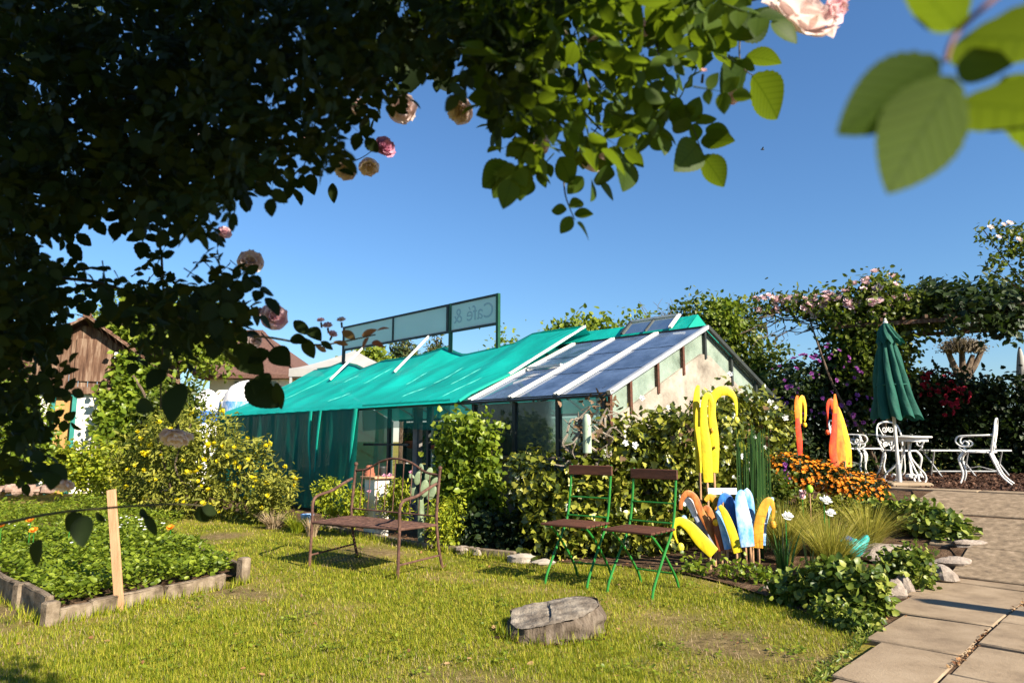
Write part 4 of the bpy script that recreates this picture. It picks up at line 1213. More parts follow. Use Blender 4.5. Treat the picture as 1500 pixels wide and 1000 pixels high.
sculpt('slim sculpture fading from yellow to red with a yellow bead, above the orange flowers', 8.4, [('p_red', [(1172, 668, 4), (1171, 645, 5), (1169, 625, 4.5), (1168, 612, 3)]), ('p_orange', [(1170, 628, 4), (1168, 605, 4.5), (1167, 588, 3.5), (1168, 579, 1.8)]), ('p_amber', [(1172, 620, 3), (1172, 592, 3.5), (1175, 581, 3), (1179, 592, 2.5), (1180, 608, 1.8), (1179, 617, 1)])], [('p_amber', 1179, 622, 3)], [(1172, 664)], GRP)
sculpt('broad red, orange and yellow sculpture with horned top beside the white chairs', 8.6, [('p_red', [(1224, 684, 7), (1220, 658, 6.5), (1222, 630, 5), (1223, 605, 4)]), ('p_orange', [(1233, 686, 9), (1230, 655, 9), (1227, 622, 7), (1224, 595, 4.5), (1223, 577, 1.6)]), ('p_amber', [(1243, 684, 6), (1241, 655, 6.5), (1236, 628, 5), (1230, 604, 3), (1226, 594, 1.5)]), ('p_red', [(1222, 604, 4), (1218, 587, 4), (1213, 592, 3), (1212, 608, 1.8), (1212, 626, 1)])], [('p_red', 1212, 633, 3.2)], [(1228, 682), (1238, 682)], GRP)
pl_ = at(1058, 719, S + .25)
wbd = thing('sign_board', 'small blank white board behind the painted sculptures', 'sign', (pl_[0], pl_[1], 0))
MB().box(pl_, (.28, .015, .06)).build('board', M['p_white'], wbd)
MB().tube([pl_, V3(pl_[0], pl_[1] + .02, 0)], .01, 6).build('stake', M['stakewood'], wbd)
# turquoise bird
tq = at(1248, 802, 6.15); tr_ = mpp(6.15)
tqz = float(gz(tq[0], tq[1]))
tbd = thing('ceramic_bird', 'turquoise glazed ceramic bird among the yellow flowers', 'garden ornament', (tq[0], tq[1], tqz))
MB().ball(tq, 15 * tr_, 18, 12, (1.05, .85, .95)).build('body', M['turq'], tbd)
MB().tube(rod_path([at(1254, 803, 6.15), at(1262, 797, 6.15), at(1269, 787, 6.15), at(1271, 784, 6.15)]), np.linspace(11, 1.5, 22) * tr_, 12).build('tail', M['turq'], tbd)
MB().ball(at(1241, 789, 6.13), 6 * tr_, 12, 8, (1.2, .9, .8)).build('head', M['p_blue'], tbd)
MB().tube([at(1236, 790, 6.13), at(1230, 792, 6.13)], [3 * tr_, .8 * tr_], 8).build('beak', M['turq'], tbd)
MB().tube([tq, V3(tq[0], tq[1], tqz - .03)], .012, 8).build('stand', M['darkmetal'], tbd)

# ================================================================== inside and against the greenhouse
def basket(px, py, Y, r, label):
    c = at(px, py, Y); t = thing('hanging_basket', label, 'basket', c)
    MB().lathe(c, [(r * .55, -r * .75), (r * .9, -r * .4), (r, 0), (r * .97, .01), (r * .85, -r * .3), (0, -r * .3)], 20).build('bowl', M['terracotta'], t)
    m = MB()
    for k in range(3):
        an = k * 2.09; m.tube([c + V3(r * math.cos(an), r * math.sin(an), 0), V3(c[0], c[1], 1.95)], .004, 5)
    m.build('wire', M['darkmetal'], t)
    foliage('trailing_plant', [(c[0], c[1], c[2] + .03, r * .9, r * .9, .08)], 260, .05, T_MID, L['mid'], t, spread=.03, ground=False)
basket(645, 652, 10.6, .17, 'reddish hanging basket behind the glass beside the ivy column')
basket(606, 646, 11.6, .16, 'brown hanging basket further inside the greenhouse')
tbl = thing('potting_bench', 'long potting bench with pale board front inside the greenhouse', 'table', A3(9.3, 8.6, 0))
MB().box(A3(9.3, 8.9, .80), (3.4, .7, .04), AX).build('bench_top', M['stakewood'], tbl)
MB().box(A3(9.3, 8.56, .52), (3.3, .02, .48), AX).build('front_board', M['cream'], tbl)
for a in (7.75, 9.3, 10.85):
    for b in (8.6, 9.2): MB().box(A3(a, b, .39), (.05, .05, .78), AX).build('leg', M['barnwood'], tbl)
for a, b, px, h in ((8.3, 8.8, 0, .26), (9.0, 8.9, 0, .2), (9.9, 8.8, 0, .3), (10.4, 9, 0, .22)):
    c = A3(a, b, .82); t = thing('potted_plant', {8.3: 'small leafy potted plant at the near end of the potting bench', 9.0: 'low potted plant second along the potting bench', 9.9: 'tallest potted plant on the potting bench', 10.4: 'potted plant at the far end of the potting bench'}[a], 'potted plant', c)
    MB().lathe(c, [(.055, 0), (.08, .14), (.085, .14), (.085, .16), (.07, .16), (.06, .13), (0, .13)], 16).build('pot', M['terracotta'], t)
    foliage('foliage', [(c[0], c[1], c[2] + .16 + h / 2, .12, .12, h / 2)], 160, .07, T_MID, L['mid'], t, spread=.04, ground=False)
px0 = at(552, 722, 8.9); pz = px0.copy(); pz[2] = 0
ped = thing('plant_stand', 'pale square plant stand with a wooden top behind the rusty bench', 'stand', pz)
MB().box(pz + V3(0, 0, .36), (.24, .22, .72), AX, .008).build('box', M['cream'], ped)
MB().box(pz + V3(0, 0, .737), (.34, .3, .03), AX, .005).build('top', M['stakewood'], ped)
c = at(541, 702, 8.9); c[2] = .753
pt = thing('clay_pot', 'round orange clay pot upside down on the plant stand', 'pot', c)
MB().lathe(c, [(.07, 0), (.072, .03), (.062, .035), (.05, .12), (.03, .135), (0, .135)], 18).build('pot', M['terracotta'], pt)
c = at(560, 702, 8.9); c[2] = .753
pt = thing('dark_pot', 'small dark pot on the plant stand', 'pot', c)
MB().lathe(c, [(.03, 0), (.05, .1), (.054, .1), (.05, .12), (0, .11)], 16).build('pot', M['darkmetal'], pt)
c = at(451, 733, 9.6); c[2] = float(gz(c[0], c[1]))
pt = thing('white_pot', 'small pale blue-white pot by the foot of the teal netting', 'pot', c)
MB().lathe(c, [(.06, 0), (.085, .17), (.09, .17), (.09, .19), (.07, .19), (0, .15)], 18).build('pot', M['p_sky'], pt)

# ================================================================== barn
GBY = 16.0
apx = at(130, 466, GBY); ex0, ez = at(268, 573, GBY)[0], at(268, 573, GBY)[2]
hwid = ex0 - apx[0]; exl = apx[0] - hwid
barn = thing('barn', 'old barn with weathered board gable, white wall and clay tile roof', 'barn', (apx[0], GBY, 0))
DL = 7.0
wl, wr = exl + .35, ex0 - .35
zsp = at(130, 572, GBY)[2]
doorx0, doorx1 = at(82, 600, GBY)[0], at(112, 600, GBY)[0]; doorz = at(90, 580, GBY)[2]
sl = (apx[2] - ez) / hwid
def rz(x): return apx[2] - .12 - sl * abs(x - apx[0])
m = MB()
for x0, x1, z0, z1 in ((wl, doorx0, -.1, zsp), (doorx1, wr, -.1, zsp), (doorx0, doorx1, doorz, zsp)):
    m.box(((x0 + x1) / 2, GBY + .15, (z0 + z1) / 2), (x1 - x0 - .001, .3, z1 - z0))
m.build('wall', M['white_plaster'], barn)
MB().box((wr - .15, GBY + .3 + DL / 2, 1.1), (.3, DL - .02, 2.3)).build('side_wall', M['white_plaster'], barn)
n = int((wr - wl) / .19); 
for i in range(n):
    x0 = wl + (wr - wl) * i / n; x1 = x0 + (wr - wl) / n
    za, zb = max(rz(x0), zsp + .02), max(rz(x1), zsp + .02)
    off = random.uniform(0, .02)
    m = MB(); m.prism([(x0 + .006, zsp + .01), (x1 - .006, zsp + .01), (x1 - .006, zb), (x0 + .006, za)], GBY - .03 - off, GBY + .02, lambda p, z: (p[0], z, p[1]))
    m.build('gable_board', M['barnwood'], barn, smooth=False)
MB().box(((wl + wr) / 2, GBY - .06, zsp), (wr - wl + .1, .14, .16)).build('beam', M['barnwood'], barn)
hx = at(136, 520, GBY)
m = MB(); m.box((hx[0], GBY - .075, hx[2] - .12), (.72, .03, 1.0)); m.build('hatch', M['barnwood'], barn)
vb = at(167, 519, GBY); MB().box((vb[0], GBY - .1, vb[2]), (.14, .1, .14)).build('vent_box', M['p_white'], barn)
dr = MB().box(((doorx0 + doorx1) / 2, GBY + .12, doorz / 2), (doorx1 - doorx0 - .06, .05, doorz)).build('door', M['doorwood'], barn)
m = MB(); m.box((doorx0 + .03, GBY - .02, doorz / 2), (.09, .1, doorz)); m.box((doorx1 - .03, GBY - .02, doorz / 2), (.09, .1, doorz)); m.box(((doorx0 + doorx1) / 2, GBY - .02, doorz + .04), (doorx1 - doorx0 + .1, .1, .09))
m.build('door_frame', M['tealframe'], barn)
MB().tube([(doorx1 - .2, GBY + .06, 1.0), (doorx1 - .2, GBY + .02, 1.0), (doorx1 - .3, GBY + .02, 1.0)], .012, 6).build('door_handle', M['darkmetal'], dr)
def tiled(nm, mat, p0, p1, q0, q1, rows, cols, parent):
    """roof slope: p0-p1 the eave, q0-q1 the ridge, stepped rows of tiles"""
    p0, p1, q0, q1 = (np.array(k, float) for k in (p0, p1, q0, q1))
    nn = nrm(np.cross(p1 - p0, q0 - p0)); nn = nn if nn[2] > 0 else -nn
    m = MB()
    for r in range(rows):
        t0, t1 = r / rows, (r + 1.15) / rows
        for c in range(cols):
            s0, s1 = c / cols + .0015, (c + 1) / cols - .0015
            f = lambda s, t: (p0 + (p1 - p0) * s) * (1 - t) + (q0 + (q1 - q0) * s) * t
            h = random.uniform(0, .008)
            A = [f(s0, t0) + nn * (.045 + h), f(s1, t0) + nn * (.045 + h), f(s1, t1) + nn * .012, f(s0, t1) + nn * .012]
            Bq = [f(s0, t0), f(s1, t0)]
            m.add(A + Bq, [(0, 1, 2, 3), (4, 5, 1, 0), (0, 3, 4), (1, 5, 2)])
    o = m.build(nm, mat, parent, smooth=False)
    return o
tiled('roof', M['tile'], (ex0, GBY - .35, ez), (ex0, GBY + DL, ez), (apx[0], GBY - .35, apx[2]), (apx[0], GBY + DL, apx[2]), 14, 36, barn)
tiled('roof', M['tile'], (exl, GBY - .35, ez), (exl, GBY + DL, ez), (apx[0], GBY - .35, apx[2]), (apx[0], GBY + DL, apx[2]), 14, 36, barn)
for e in (ex0, exl):
    MB().beam((e, GBY - .36, ez - .03), (apx[0], GBY - .36, apx[2] - .03), .03, .16, up=(0, 1, 0)).build('verge_board', M['barnwood'], barn)
MB().tube([(apx[0], GBY - .37, apx[2] + .02), (apx[0], GBY + DL, apx[2] + .02)], .09, 8).build('ridge_tiles', M['tile'], barn)
barn.rotation_euler = (0, 0, .47)
# ivy over the right of the gable
iv = thing('wall_climber', 'bright green climber covering the right half of the barn gable', 'climbing plant', at(200, 640, 15.8))
foliage('foliage', wallblobs([(162, 570, 650, 16.0), (182, 522, 660, 16.1), (210, 532, 670, 16.3), (240, 562, 670, 16.5), (262, 592, 670, 16.6)], .26), 5200, .15, T_ROUND, L['climber'], iv, spread=.12, up=.2)
MB().tube(rod_path([at(205, 690, 15.8), at(200, 640, 15.85), at(215, 590, 15.85), at(195, 550, 15.85)]), .03, 6).build('stem', M['bark_tree'], iv)

# ---- brown roofed house behind
HY = 27.0
h0, h1 = at(285, 548, HY), at(437, 548, HY); ht = at(318, 487, HY + 3.5); ht2 = at(385, 487, HY + 3.5)
hs = thing('house', 'white house with a brown hipped tile roof behind the barn', 'house', ((h0[0] + h1[0]) / 2, HY, 0))
ze = h0[2]
MB().box(((h0[0] + h1[0]) / 2, HY + 3.6, ze / 2), (h1[0] - h0[0] - .8, 6.2, ze)).build('wall', M['white_plaster'], hs)
r0, r1 = V3(ht[0] - 1.2, HY + 3.5, ht[2]), V3(ht2[0], HY + 3.5, ht[2])
e0, e1, e2, e3 = V3(h0[0], HY, ze), V3(h1[0], HY, ze), V3(h1[0], HY + 7, ze), V3(h0[0], HY + 7, ze)
m = MB(); m.add([e0, e1, e2, e3, r0, r1, e0 - V3(0, 0, .15), e1 - V3(0, 0, .15), e2 - V3(0, 0, .15), e3 - V3(0, 0, .15)], [(0, 1, 5, 4), (1, 2, 5), (2, 3, 4, 5), (3, 0, 4), (0, 6, 7, 1), (1, 7, 8, 2), (2, 8, 9, 3), (3, 9, 6, 0), (6, 9, 8, 7)])
m.build('roof', M['browntile'], hs, ang=10)
m = MB(); m.tube([r0, r1], .12, 6); m.tube([e1, r1], .1, 6); m.tube([e0, r0], .1, 6); m.build('ridge_tiles', M['browntile'], hs)
for px in (352, 385):
    q = at(px, 562, HY); f = MB().box((q[0], HY + .46, q[2] - .3), (.9, .1, 1.0)).build('window', M['whitebar'], hs)
    MB().box((q[0], HY + .40, q[2] - .3), (.76, .02, .86)).build('pane', M['glass'], f)
MB().box((h1[0] - 2, HY + 1.1, ze - .05), (.5, .5, .4)).build('vent', M['p_white'], hs)
# white and pale blue awnings
for px, py, w_, mt, lab in ((362, 583, .62, 'p_sky', 'white and pale blue canvas dome behind the end of the green net'), (303, 596, .4, 'p_white', 'narrow white canvas dome with a blue band above the yellow shrub')):
    q = at(px, py, 19.0); t = thing('canvas_dome', lab, 'tent', (q[0], 19.0, 0))
    m = MB(); m.lathe((q[0], 19.0, 0), [(w_, 0), (w_, q[2] - .1), (w_ * .93, q[2] + .12), (w_ * .7, q[2] + .32), (w_ * .35, q[2] + .45), (.02, q[2] + .5)], 20)
    m.build('canvas', M['p_white'], t)
    MB().lathe((q[0], 19.0, q[2] - .45), [(w_ + .012, 0), (w_ + .012, .34)], 20).build('band', M[mt] if mt == 'p_sky' else M['p_blue'], t)
# grey gazebo
g = at(520, 513, 20.0); gl = at(440, 547, 20.0)
gzb = thing('gazebo', 'grey canvas gazebo with a pointed roof behind the roof sign', 'gazebo', (g[0], 20.0, 0))
hw = 1.45
m = MB(); 
def gr(u, v):
    an = 2 * math.pi * u; k = 1 / max(abs(math.cos(an)), abs(math.sin(an)))
    r = hw * v * k; z = gl[2] + (g[2] - gl[2]) * (1 - v) ** 1.25
    return V3(g[0] + r * math.cos(an), 20.0 + r * math.sin(an), z)
m.grid(gr, 40, 8); m.build('roof', M['grey_canvas'], gzb, ang=12)
m = MB()
m.grid(lambda u, v: gr(u, 1) - V3(0, 0, .22 * v), 40, 1); m.build('valance', M['grey_canvas'], gzb, ang=12)
for sx in (-1, 1):
    for sy in (-1, 1): MB().box((g[0] + sx * (hw - .05), 20 + sy * (hw - .05), gl[2] / 2), (.06, .06, gl[2])).build('leg', M['alu'], gzb)
# ================================================================== plants
def base_of(px, py, Y, z=None):
    p = at(px, py, Y); p[2] = float(gz(p[0], p[1])) if z is None else z
    return p
def plant(name, label, cat, px, Y, group=None):
    return thing(name, label, cat, base_of(px, 700, Y), group)
def rosette(r, n=5, rows=2, mat=None, name='flower'):
    """one many-petalled bloom facing +z"""
    P = []; U = []; Nn = []; S = []
    for k in range(rows):
        m = n + k
        for i in range(m):
            an = 2 * math.pi * (i + .5 * k) / m + rng.uniform(-.15, .15)
            el = .25 + .5 * k + rng.uniform(-.1, .1)
            u = V3(math.cos(an) * math.cos(el), math.sin(an) * math.cos(el), math.sin(el))
            U.append(u); P.append(u * .06 * r); S.append(r * (1 - .18 * k)); Nn.append(V3(-math.cos(an) * math.sin(el), -math.sin(an) * math.sin(el), math.cos(el)))
    V, F = leaves(np.array(P), np.array(U), np.array(Nn), S, tmpl_petal())
    return npmesh(name, V, F, mat, True)
def scatter(name, me, parent, pts, dirs, smin=.8, smax=1.2):
    for p, d in zip(pts, dirs):
        o = bpy.data.objects.new(name, me); COL.objects.link(o)
        o.parent = parent
        if parent.type == 'EMPTY': o.matrix_parent_inverse = Matrix.Translation(-Vector(parent.location))
        q = Vector(d).to_track_quat('Z', 'Y')
        o.matrix_basis = Matrix.Translation(Vector(p)) @ q.to_matrix().to_4x4() @ Matrix.Rotation(random.uniform(0, 6), 4, 'Z') @ Matrix.Scale(random.uniform(smin, smax), 4)
def front_pts(blobs, n, up=.3, pmin=None):
    """points on the outer skin of the blobs, on the side of the lens or on top"""
    B = np.array(blobs); out = []; dd = []
    k = 0
    while len(out) < n and k < 20000:
        k += 1
        b = B[rng.integers(len(B))]
        d = nrm(rng.normal(size=3)); 
        if d[1] > .3 and d[2] < .5: continue
        p = b[:3] + d * b[3:] * 1.06
        q = ((p - B[:, :3]) / B[:, 3:])
        if (np.sum(q * q, 1) < .98).any(): continue
        if pmin and p[2] < pmin: continue
        out.append(p); dd.append(nrm(d + V3(0, -.2, up)))
    return out, dd
def blooms(name, me_fn, mat, parent, pts, dirs, r):
    """a mass of small flowers as one part"""
    P = []; U = []; Nn = []; S = []
    for p, d in zip(pts, dirs):
        d = V3(*d); t = nrm(np.cross(d, rng.normal(size=3))); b = np.cross(d, t); rr = r * rng.uniform(.75, 1.2)
        for i in range(6):
            an = i * 1.047 + rng.uniform(-.2, .2)
            u = nrm((t * math.cos(an) + b * math.sin(an)) + d * .3)
            P.append(p); U.append(u); Nn.append(d); S.append(rr)
    V, F = leaves(np.array(P), np.array(U), np.array(Nn), np.array(S), T_ROUND)
    o = link(name, npmesh(name, V, F, mat, True), parent); o['kind'] = 'stuff'
    return o
def blade_clump(name, mat, parent, c, n, L, spread, lean, wd, seg=4, curl=.6, dirbias=(0, 0)):
    V = []; F = []; o = 0
    for i in range(n):
        an = rng.uniform(0, 2 * math.pi); r0 = spread * rng.random() ** .6
        p0 = V3(c[0] + r0 * math.cos(an), c[1] + r0 * math.sin(an), c[2])
        d = V3(math.cos(an) + dirbias[0], math.sin(an) + dirbias[1], 0) * lean * rng.uniform(.2, 1.1)
        l = L * rng.uniform(.6, 1.1); sd = nrm(V3(-d[1], d[0], 0) + rng.normal(size=3) * .3) * wd / 2
        for k in range(seg + 1):
            t = k / seg
            p = p0 + V3(0, 0, l * (t - .35 * curl * t * t * np.linalg.norm(d))) + d * l * (t ** (1 + curl))
            ww = sd * (1 - .85 * t ** 1.5)
            V += [p - ww, p + ww]
        F += [(o + 2 * k, o + 2 * k + 1, o + 2 * k + 3, o + 2 * k + 2) for k in range(seg)]
        o += 2 * (seg + 1)
    return link(name, npmesh(name, np.array(V), np.array(F), mat, True), parent)
def woody(name, parent, c, tops, r, mat):
    m = MB()
    for t in tops:
        t = V3(*t); mid = (c + t) / 2 + rng.normal(size=3) * .08 * np.linalg.norm(t - c)
        m.tube(rod_path([c, c + (mid - c) * .5 + rng.normal(size=3) * .03, mid, t], 5), np.linspace(r, r * .3, 16), 6)
    return m.build(name, mat, parent)

# ---- ivy on the gable
IV = [(800, 680, 805, 7.45), (845, 655, 812, 7.35), (890, 620, 815, 7.4), (935, 602, 818, 7.5), (980, 599, 815, 7.6), (1025, 592, 800, 7.8), (1050, 578, 770, 8.1), (1080, 562, 760, 8.3), (1110, 574, 740, 8.6), (1150, 605, 720, 8.9)]
iv = plant('ivy', 'thick glossy ivy covering the plaster gable end of the greenhouse', 'climbing plant', 950, 7.6)
ivb = wallblobs(IV, .23)
foliage('foliage', ivb, 13500, .082, T_IVY, L['ivy'], iv, clump=7, spread=.075, up=.25, jit=.9)
foliage('dry_leaves', [pblob(865, 625, 7.3, .2), pblob(880, 600, 7.4, .16), pblob(900, 690, 7.3, .12), pblob(1010, 640, 7.5, .15), pblob(1100, 640, 8.4, .2)], 260, .07, T_IVY, L['ivyold'], iv, spread=.08)
m = MB()
for k in range(26):
    p0 = at(850 + rng.uniform(-25, 45), 640 + rng.uniform(-30, 40), 7.2); p = [p0]
    for i in range(3): p.append(p[-1] + V3(rng.uniform(-.14, .14), rng.uniform(-.05, .05), rng.uniform(-.13, .15)))
    m.tube(rod_path(p, 4), np.linspace(.014, .004, 13), 5)
m.build('stems', M['stump'], iv)
wf = rosette(.055, 5, 2, L['whitefl'], 'white_bloom')
wp_ = [(916, 649, 7.1), (978, 597, 7.25), (940, 583, 7.3), (1137, 597, 8.3), (1128, 590, 8.3), (1070, 548, 8.0), (1150, 612, 8.5), (1022, 594, 7.5), (1085, 668, 7.9), (1105, 640, 8.0), (1063, 655, 7.7), (1120, 655, 8.2), (1098, 690, 7.9), (930, 652, 7.1)]
scatter('white_bloom', wf, iv, [at(*q) for q in wp_], [(rng.uniform(-.4, .5), -1, .3) for _ in wp_], .4, .85)
gpst = thing('garden_pipe', 'pale green round-topped pipe standing in the ivy at the greenhouse corner', 'pipe', base_of(860, 640, 7.12))
c = at(860, 640, 7.12)
MB().lathe(c, [(.045, -.16), (.045, .14), (.043, .19), (.032, .225), (.012, .24), (0, .242)], 16).build('pipe', surf('pale_green_pipe', [(.25, .34, .24), (.36, .44, .32)], 5, .5, .1), gpst)

# ---- climber on the greenhouse front
cl = plant('wall_shrub', 'bright green leafy climber column growing against the greenhouse front', 'climbing plant', 695, 8.6)
clb = wallblobs([(662, 612, 760, 8.7), (685, 602, 775, 8.5), (710, 618, 775, 8.45), (728, 640, 720, 8.45)], .17)
foliage('foliage', clb, 4300, .085, T_ROUND, L['climber'], cl, spread=.07, up=.3, jit=.9)
woody('stems', cl, base_of(695, 780, 8.6), [at(675, 620, 8.7), at(705, 640, 8.5), at(720, 660, 8.5)], .018, M['bark_tree'])
cl2 = plant('wall_shrub', 'dark low shrub in the shadow between the climber column and the ivy', 'shrub', 740, 8.2)
foliage('foliage', wallblobs([(690, 745, 795, 7.9), (730, 755, 800, 7.8), (770, 760, 805, 7.5)], .14), 1700, .07, T_ROUND, L['dark'], cl2, spread=.06)
cl3 = plant('ivy', 'ivy bush left of the folding chairs against the grey wall', 'climbing plant', 795, 7.9)
foliage('foliage', wallblobs([(785, 668, 800, 7.75), (805, 655, 800, 7.7)], .18), 1900, .08, T_IVY, L['ivy'], cl3, spread=.07, up=.3)

# ---- spurge clumps
for (x0, x1, t, b, Y, lab) in ((464, 508, 700, 752, 9.0, 'yellow-green spurge clump left of the rusty bench back'), (512, 545, 712, 755, 8.7, 'low yellow-green spurge seen through the left half of the bench back'),
                              (558, 602, 702, 755, 8.5, 'yellow-green spurge clump seen through the bench back'), (634, 682, 726, 792, 7.75, 'yellow-green spurge clump right of the rusty bench')):
    t_ = plant('spurge', lab, 'plant', (x0 + x1) / 2, Y)
    bb = wallblobs([(x0 + 8, t + 6, b, Y), ((x0 + x1) / 2, t, b, Y), (x1 - 8, t + 5, b, Y)], .12)
    foliage('foliage', bb, 1300, .052, T_NAR, L['euph'], t_, clump=10, spread=.035, up=.5)
    pts, dd = front_pts(bb, 40, .8)
    blooms('flower_heads', None, L['euph'], t_, pts, dd, .03)
# ---- opuntia
op = plant('cactus', 'grey-green prickly pear cactus behind the right end of the rusty bench', 'cactus', 615, 8.1)
cm = surf('cactus_skin', [(.10, .14, .07), (.20, .25, .15)], 9, .6, .3, 30)
for px, py, r, an in ((606, 720, 9, -.3), (612, 700, 8, .2), (622, 715, 10, .1), (628, 694, 8, .35), (617, 686, 6, -.1), (632, 722, 9, .5), (604, 700, 6, -.6), (636, 705, 6, .7)):
    s_ = r * mpp(8.1); cc_ = at(px, py, 8.1 + rng.uniform(-.1, .1))
    MB().ball(cc_, s_, 14, 10, (.62, .18, 1.25), 0, (V3(math.cos(an), rng.uniform(-.3, .3), -math.sin(an)), V3(0, 1, 0), V3(math.sin(an), 0, math.cos(an)))).build('pad', cm, op)
MB().tube([base_of(618, 760, 8.1) - V3(0, 0, .05), at(616, 722, 8.1)], .04, 8).build('stem', cm, op)
pf = rosette(.03, 5, 2, L['deeppink'], 'pink_flower')
scatter('pink_flower', pf, op, [at(602, 692, 8.0), at(563, 697, 8.0), at(571, 697, 8.0), at(541, 720, 8.0)], [(0, -.7, .7)] * 4)

# ---- yellow flowered shrub
ph = plant('flowering_shrub', 'large sage-like shrub with yellow flower whorls left of the green net', 'shrub', 290, 11)
phb = wallblobs([(190, 645, 738, 12.0), (220, 615, 745, 11.5), (262, 600, 748, 11.1), (305, 596, 748, 10.9), (340, 615, 750, 10.7), (372, 650, 752, 10.5), (398, 690, 755, 10.4)], .26)
foliage('foliage', phb, 8200, .10, T_NAR, L['phlomis'], ph, clump=9, spread=.07, up=.5, jit=.9)
woody('stems', ph, base_of(290, 748, 11), [at(230, 640, 11.3), at(280, 620, 11), at(330, 640, 10.8), at(370, 680, 10.6)], .03, M['bark_tree'])
pts, dd = front_pts(phb, 96, .9)
yh = MB()
V_, F_ = leaves(np.zeros((16, 3)) + np.array([[0, 0, .008 * (k % 3)] for k in range(16)]), np.array([[math.cos(k * 2.4), math.sin(k * 2.4), .4 + .5 * (k % 3)] for k in range(16)]), np.tile([0, 0, 1.0], (16, 1)), .055, T_ROUND)
scatter('flower_head', npmesh('flower_head', V_, F_, L['yellowfl'], True), ph, pts, dd, .6, 1.05)
sg_ = plant('sage', 'grey-green sage clump at the foot of the yellow flowered shrub', 'plant', 408, 9.9)
sgb = wallblobs([(385, 700, 748, 10.1), (410, 692, 752, 9.9), (428, 715, 752, 9.8)], .13)
foliage('foliage', sgb, 1300, .075, T_NAR, L['phlomis'], sg_, spread=.05)
pts, dd = front_pts(sgb, 9, .6); scatter('flower_head', bpy.data.meshes['flower_head'], sg_, pts, dd, .5, .8)
dg_ = plant('dried_plant', 'clump of dried brown stalks on the border edge', 'plant', 402, 9.7)
blade_clump('stalks', L['drygrass'], dg_, base_of(402, 755, 9.6), 240, .24, .10, 1.0, .012)
dg2 = plant('ornamental_grass', 'small tufted green grass by the white pot', 'plant', 437, 9.3)
blade_clump('blades', L['euph'], dg2, base_of(437, 765, 9.25), 300, .24, .09, .8, .010)
dg3 = plant('dried_plant', 'pale dried tuft left of the bench seat', 'plant', 458, 9.0)
blade_clump('stalks', L['drygrass'], dg3, base_of(458, 766, 8.9), 120, .26, .06, .5, .010)
# low plants behind at left
lf = plant('leafy_shrub', 'low yellow-green shrub between the vegetable bed and the barn wall', 'shrub', 140, 13.5)
foliage('foliage', wallblobs([(95, 660, 715, 13.5), (135, 650, 720, 13.5), (175, 652, 725, 13)], .25), 2600, .09, T_MID, L['euph'], lf, spread=.1)
lf2 = plant('leafy_shrub', 'tall green shrub left of the barn door', 'shrub', 35, 14)
foliage('foliage', wallblobs([(-40, 560, 710, 14), (0, 545, 710, 14), (40, 555, 710, 14), (70, 600, 710, 14)], .34), 5200, .12, T_MID, L['climber'], lf2, spread=.12)
lf3 = plant('leafy_shrub', 'green shrub in front of the white barn wall', 'shrub', 140, 14.6)
foliage('foliage', wallblobs([(70, 645, 700, 14.6), (120, 668, 700, 14.6), (165, 660, 700, 14.6), (190, 650, 700, 14.4)], .24), 2600, .1, T_MID, L['mid'], lf3, spread=.1)
lf4 = plant('leafy_shrub', 'green bush right of the barn under its eave', 'shrub', 270, 15)
foliage('foliage', wallblobs([(225, 590, 690, 15), (260, 560, 690, 15), (295, 555, 690, 15.5)], .3), 3600, .12, T_MID, L['mid'], lf4, spread=.12)

# ---- vegetables in the raised bed
def carpet(name, poly, n, size, hmin, hmax, mat, T, base=.09, parent=None, nf=0, fcol=None, fr_=.014):
    xs = [p[0] for p in poly]; ys = [p[1] for p in poly]
    X = rng.uniform(min(xs), max(xs), n * 3); Y = rng.uniform(min(ys), max(ys), n * 3)
    k = inside_np(X, Y, poly); X, Y = X[k][:n], Y[k][:n]; m = len(X)
    hf = .55 + .45 * np.sin(3.1 * X + 1.2 * np.sin(2.3 * Y)) * np.sin(2.7 * Y + X)
    Z = base + gz(X, Y) + rng.random(m) ** .8 * (hmin + (hmax - hmin) * hf)
    P = np.stack([X, Y, Z], 1)
    an = rng.uniform(0, 6.283, m)
    U = np.stack([np.cos(an), np.sin(an), rng.uniform(-.2, .9, m)], 1)
    V, F = leaves(P, U, rng.normal(size=(m, 3)) * .5 + np.array([0, 0, 1.0]), size * rng.uniform(.6, 1.3, m), T)
    o = link(name, npmesh(name, V, F, mat, True), parent); o['kind'] = 'stuff'
    return P[np.argsort(-Z)]
cc0 = (C0 + C1 + C2 + C3) / 4
BEDP = [tuple((c * .93 + cc0 * .07)[:2]) for c in (C0, C1, C2, C3)]
P = carpet('vegetable_leaves', BEDP, 17000, .048, .07, .24, L['bedgreen'], T_MID)
P2 = carpet('vegetable_leaves', [tuple(C3[:2]), tuple(C2[:2]), (-4.9, 10.6), (-7.5, 12.6), (-9.5, 11.0), (-6.6, 7.0)], 11000, .06, .08, .34, L['bedgreen'], T_NAR, base=.0)
wl_ = P[rng.choice(1500, 130, replace=False)] + V3(0, 0, .02)
